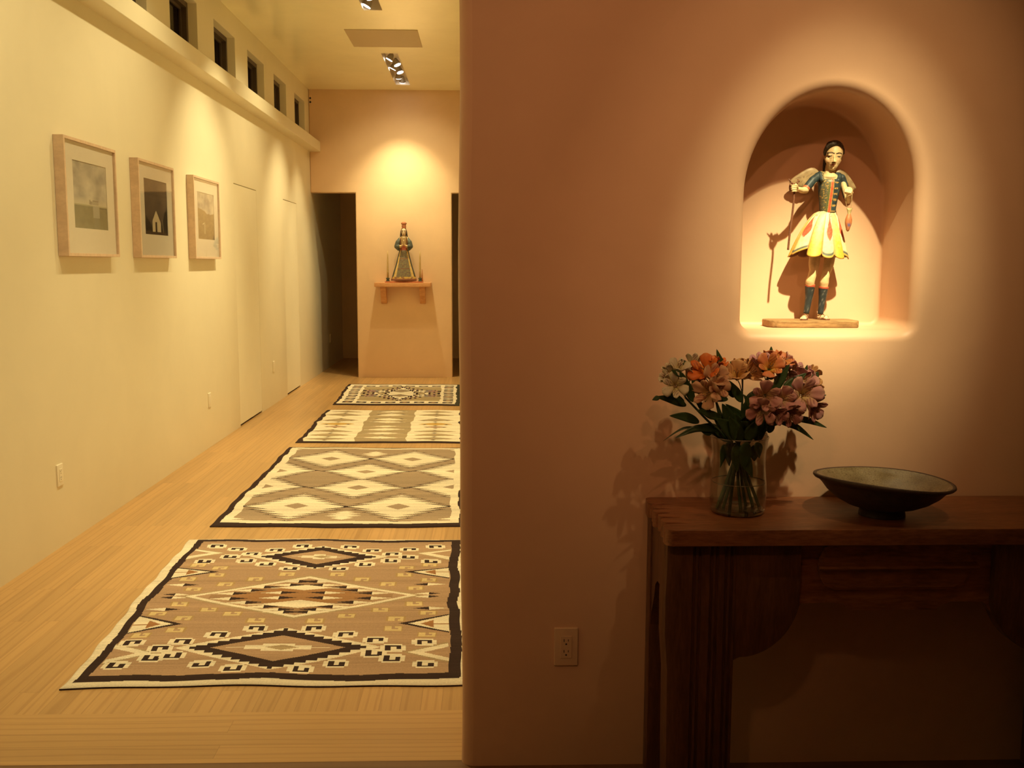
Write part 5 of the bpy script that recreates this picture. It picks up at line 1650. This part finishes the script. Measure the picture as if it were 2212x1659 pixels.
# robe
rb_ = MB()
rings = []
for v, ul, ur, dep in ((1506, 272, 890, .105), (1470, 276, 884, .105), (1400, 300, 860, .102), (1250, 345, 815, .093), (1100, 390, 770, .084), (950, 425, 732, .074), (820, 462, 700, .062), (740, 470, 690, .054), (640, 470, 690, .054), (540, 472, 682, .054), (480, 490, 668, .048), (455, 520, 640, .036)):
    a, b_ = D(ul, v), D(ur, v); c = (a + b_) / 2; rx = (b_.x - a.x) / 2
    z = max(zb + .0165, c.z) if v > 1490 else c.z
    rings.append([(c.x + rx * math.copysign(abs(math.cos(t)) ** .85, math.cos(t)), c.y + dep * math.sin(t), z) for t in [2 * math.pi * k / 48 for k in range(48)]])
rb_.loft(rings)
me = voxel(rb_, 0.004, 2)
def robe(x, y, z, n):
    v = (d0.z - z) / DK; u = (x - d0.x) / DK
    c = 575
    if n.y > 0.1: return MBLU
    pan = np.interp(v, [760, 830, 1100, 1400, 1500], [60, 78, 125, 180, 190])
    gol = np.interp(v, [760, 830, 1100, 1400, 1500], [72, 100, 160, 245, 285])
    du = abs(u - c)
    if v > 1452: return (0.26, 0.10, 0.06)
    if v > 1405: return GOLD if nz(x, 0, z, 30) > -.1 else (0.30, 0.15, .07)
    if 665 < v < 775 and du < 110: return MRED
    if v > 760:
        if du < pan:
            if min(abs(v - 975), abs(v - 1215)) < 6: return (0.25, .09, .05)
            m_ = nz(x, 2, z, 60) + .6 * nz(x, 4, z, 140)
            return (0.25, 0.20, 0.08) if m_ > .30 else ((0.19, 0.09, .06) if m_ < -.42 else lerp((0.15, 0.13, 0.09), (0.22, 0.18, 0.12), .5 + m_))
        if du < gol: return lerp(GOLD, (0.66, 0.5, 0.22), .5 + nz(x, 1, z, 40)) if (u < c or v < 1150 or du > gol - 45) else (0.50, .36, .15)
        return lerp(MBLU, (0.045, .05, .045), .5 + nz(x, y, z, 20))
    if du < 105 and v < 665: return (0.14, 0.055, 0.03) if du > 60 else (0.34, 0.22, 0.08)
    return MBLU
paint(me, robe); link('robe', me, M['paint'], vir, True)
# mantle sleeves
for s in (-1, 1):
    e = D(410 if s < 0 else 738, 690, -.01)
    mb = MB().limb([D(500 if s < 0 else 655, 510, .0), D(440 if s < 0 else 712, 590, -.01), e, D(455 if s < 0 else 700, 750, -.03)], [.026, .032, .033, .024], 18)
    mb.limb([e, D(500 if s < 0 else 650, 690, -.075)], [.028, .020])
    me = voxel(mb, .0035, 2)
    def mant(x, y, z, n):
        u = (x - d0.x) / DK
        if abs(u - 575) < 92: return GOLD
        return lerp(MBLU, (0.10, .115, .095), .5 + nz(x, y, z, 16))
    paint(me, mant); link('mantle_sleeve', me, M['paint'], vir, True)
# body: head, neck, praying hands
bd = MB()
bd.ball(D(578, 335, -.004), (.031, .034, .047)); bd.ball(D(578, 390, -.008), (.024, .027, .030)); bd.ball(D(580, 420, -.018), (.008, .008, .008))
bd.limb([D(578, 400, .0), D(578, 490, .0)], [.020, .024])
bd.ball(D(578, 485, -.01), (.045, .036, .018))
bd.limb([D(580, 325, -.036), D(579, 372, -.043)], [.0035, .0055])
for s in (-1, 1):
    u = 575 + s * 16
    bd.limb([D(575 + s * 70, 690, -.085), D(575 + s * 30, 662, -.096)], [.014, .011])
    bd.ball(D(u, 645, -.098), (.008, .007, .017))
    for k in range(4):
        bd.limb([D(u + s * 3, 640 - k * 2, -.090 - k * .005), D(u, 590, -.092 - k * .0052), D(575 + s * 5, 535 + abs(k - 1.4) * 10, -.094 - k * .005)], [.0042, .0038, .0026], 8)
    bd.limb([D(u + s * 4, 650, -.106), D(u, 610, -.114)], [.0045, .003], 8)
me = voxel(bd, .0022, 1)
e1, e2, mo = D(550, 330), D(604, 330), D(578, 402)
def vsk(x, y, z, n):
    if z > zof(470) and n.y < 0:
        for e in (e1, e2):
            if ((x - e.x) / .010) ** 2 + ((z - e.z) / .0045) ** 2 < 1: return (0.06, .035, .02)
            if abs(x - e.x) < .012 and abs(z - e.z - .012 + 20 * (x - e.x) ** 2) < .0022: return (0.12, .06, .03)
        if ((x - mo.x) / .009) ** 2 + ((z - mo.z) / .0035) ** 2 < 1: return (0.36, .09, .05)
    if z < zof(440): return lerp(SKN, (0.50, .30, .13), .6)
    return SKN
paint(me, vsk); link('body', me, M['paint'], vir, True)
hr = MB()
hr.ball(D(578, 325, .012), (.037, .036, .050)); 
hr.limb([D(518, 320, .0), D(510, 390, -.002), D(500, 455, .004)], [.010, .011, .008]); hr.limb([D(636, 320, .0), D(645, 390, -.002), D(660, 455, .004)], [.010, .011, .008])
hr.limb([D(578, 330, .03), D(578, 480, .036)], [.034, .030])
me = voxel(hr, .003, 2); paint(me, lambda x, y, z, n: (0.07, .045, .03)); link('hair', me, M['paint'], vir, True)
cc_ = D(580, 250); 
cp = [(0.0, 0.0), (.027, .0), (.029, .004), (.027, .012), (.026, .018), (.029, .022), (.030, .026), (.026, .030), (.028, .045), (.034, .062), (.030, .070), (.022, .078), (.010, .083), (.0, .084)]
mb = MB().lathe(cp, (cc_.x, cc_.y + .004, cc_.z - .004), 28)
for k in range(8):
    a = 2 * math.pi * k / 8
    mb.ball((cc_.x + .031 * math.cos(a), cc_.y + .004 + .031 * math.sin(a), cc_.z + .060), (.006, .006, .009), nu=8, nv=6)
mb.build('crown', plain('crown_paint', (0.36, 0.12, 0.05), .45, var=.35, scale=70), vir, smooth=True)
# two turned spindles in block sockets
M['spind'] = wood('spindle_wood', (0.40, 0.25, 0.08), (0.62, 0.44, 0.18), (60, 60, 14), .5)
M['sock'] = plain('socket_green', (0.07, 0.075, 0.05), .5, var=.3)
for u, side in ((198, 'left'), (968, 'right')):
    c = D(u, 1500, -.03)
    zt = zb + 0.0163
    t = empty('candle', (c.x, c.y, zt), 'slender pointed candle in a dark block socket, on the %s of the robed statue' % side, 'candle', 'candles flanking the robed statue')
    mb = MB()
    mb.box((c.x - .022, c.y - .022, zt), (c.x + .022, c.y + .022, zt + .012)); mb.box((c.x - .016, c.y - .016, zt + .012), (c.x + .016, c.y + .016, zt + .030)); mb.box((c.x - .022, c.y - .022, zt + .030), (c.x + .022, c.y + .022, zt + .044))
    mb.build('socket', M['sock'], t, bevel=.002)
    H = zof(800) - zt - .044
    MB().lathe([(0, 0), (.0125, 0), (.0120, H * .25), (.0095, H * .6), (.0065, H * .85), (.003, H), (0, H)], (c.x, c.y, zt + .044), 16).build('shaft', M['spind'], t, smooth=True)
c = D(1018, 1500, .03)
sp = MB().lathe([(0, 0), (.011, 0), (.009, .08), (.003, zof(1235) - zb - .0163), (0, zof(1235) - zb - .0163)], (c.x, c.y, zb + .0163), 12).build('finial', M['shelf'], vir, smooth=True)
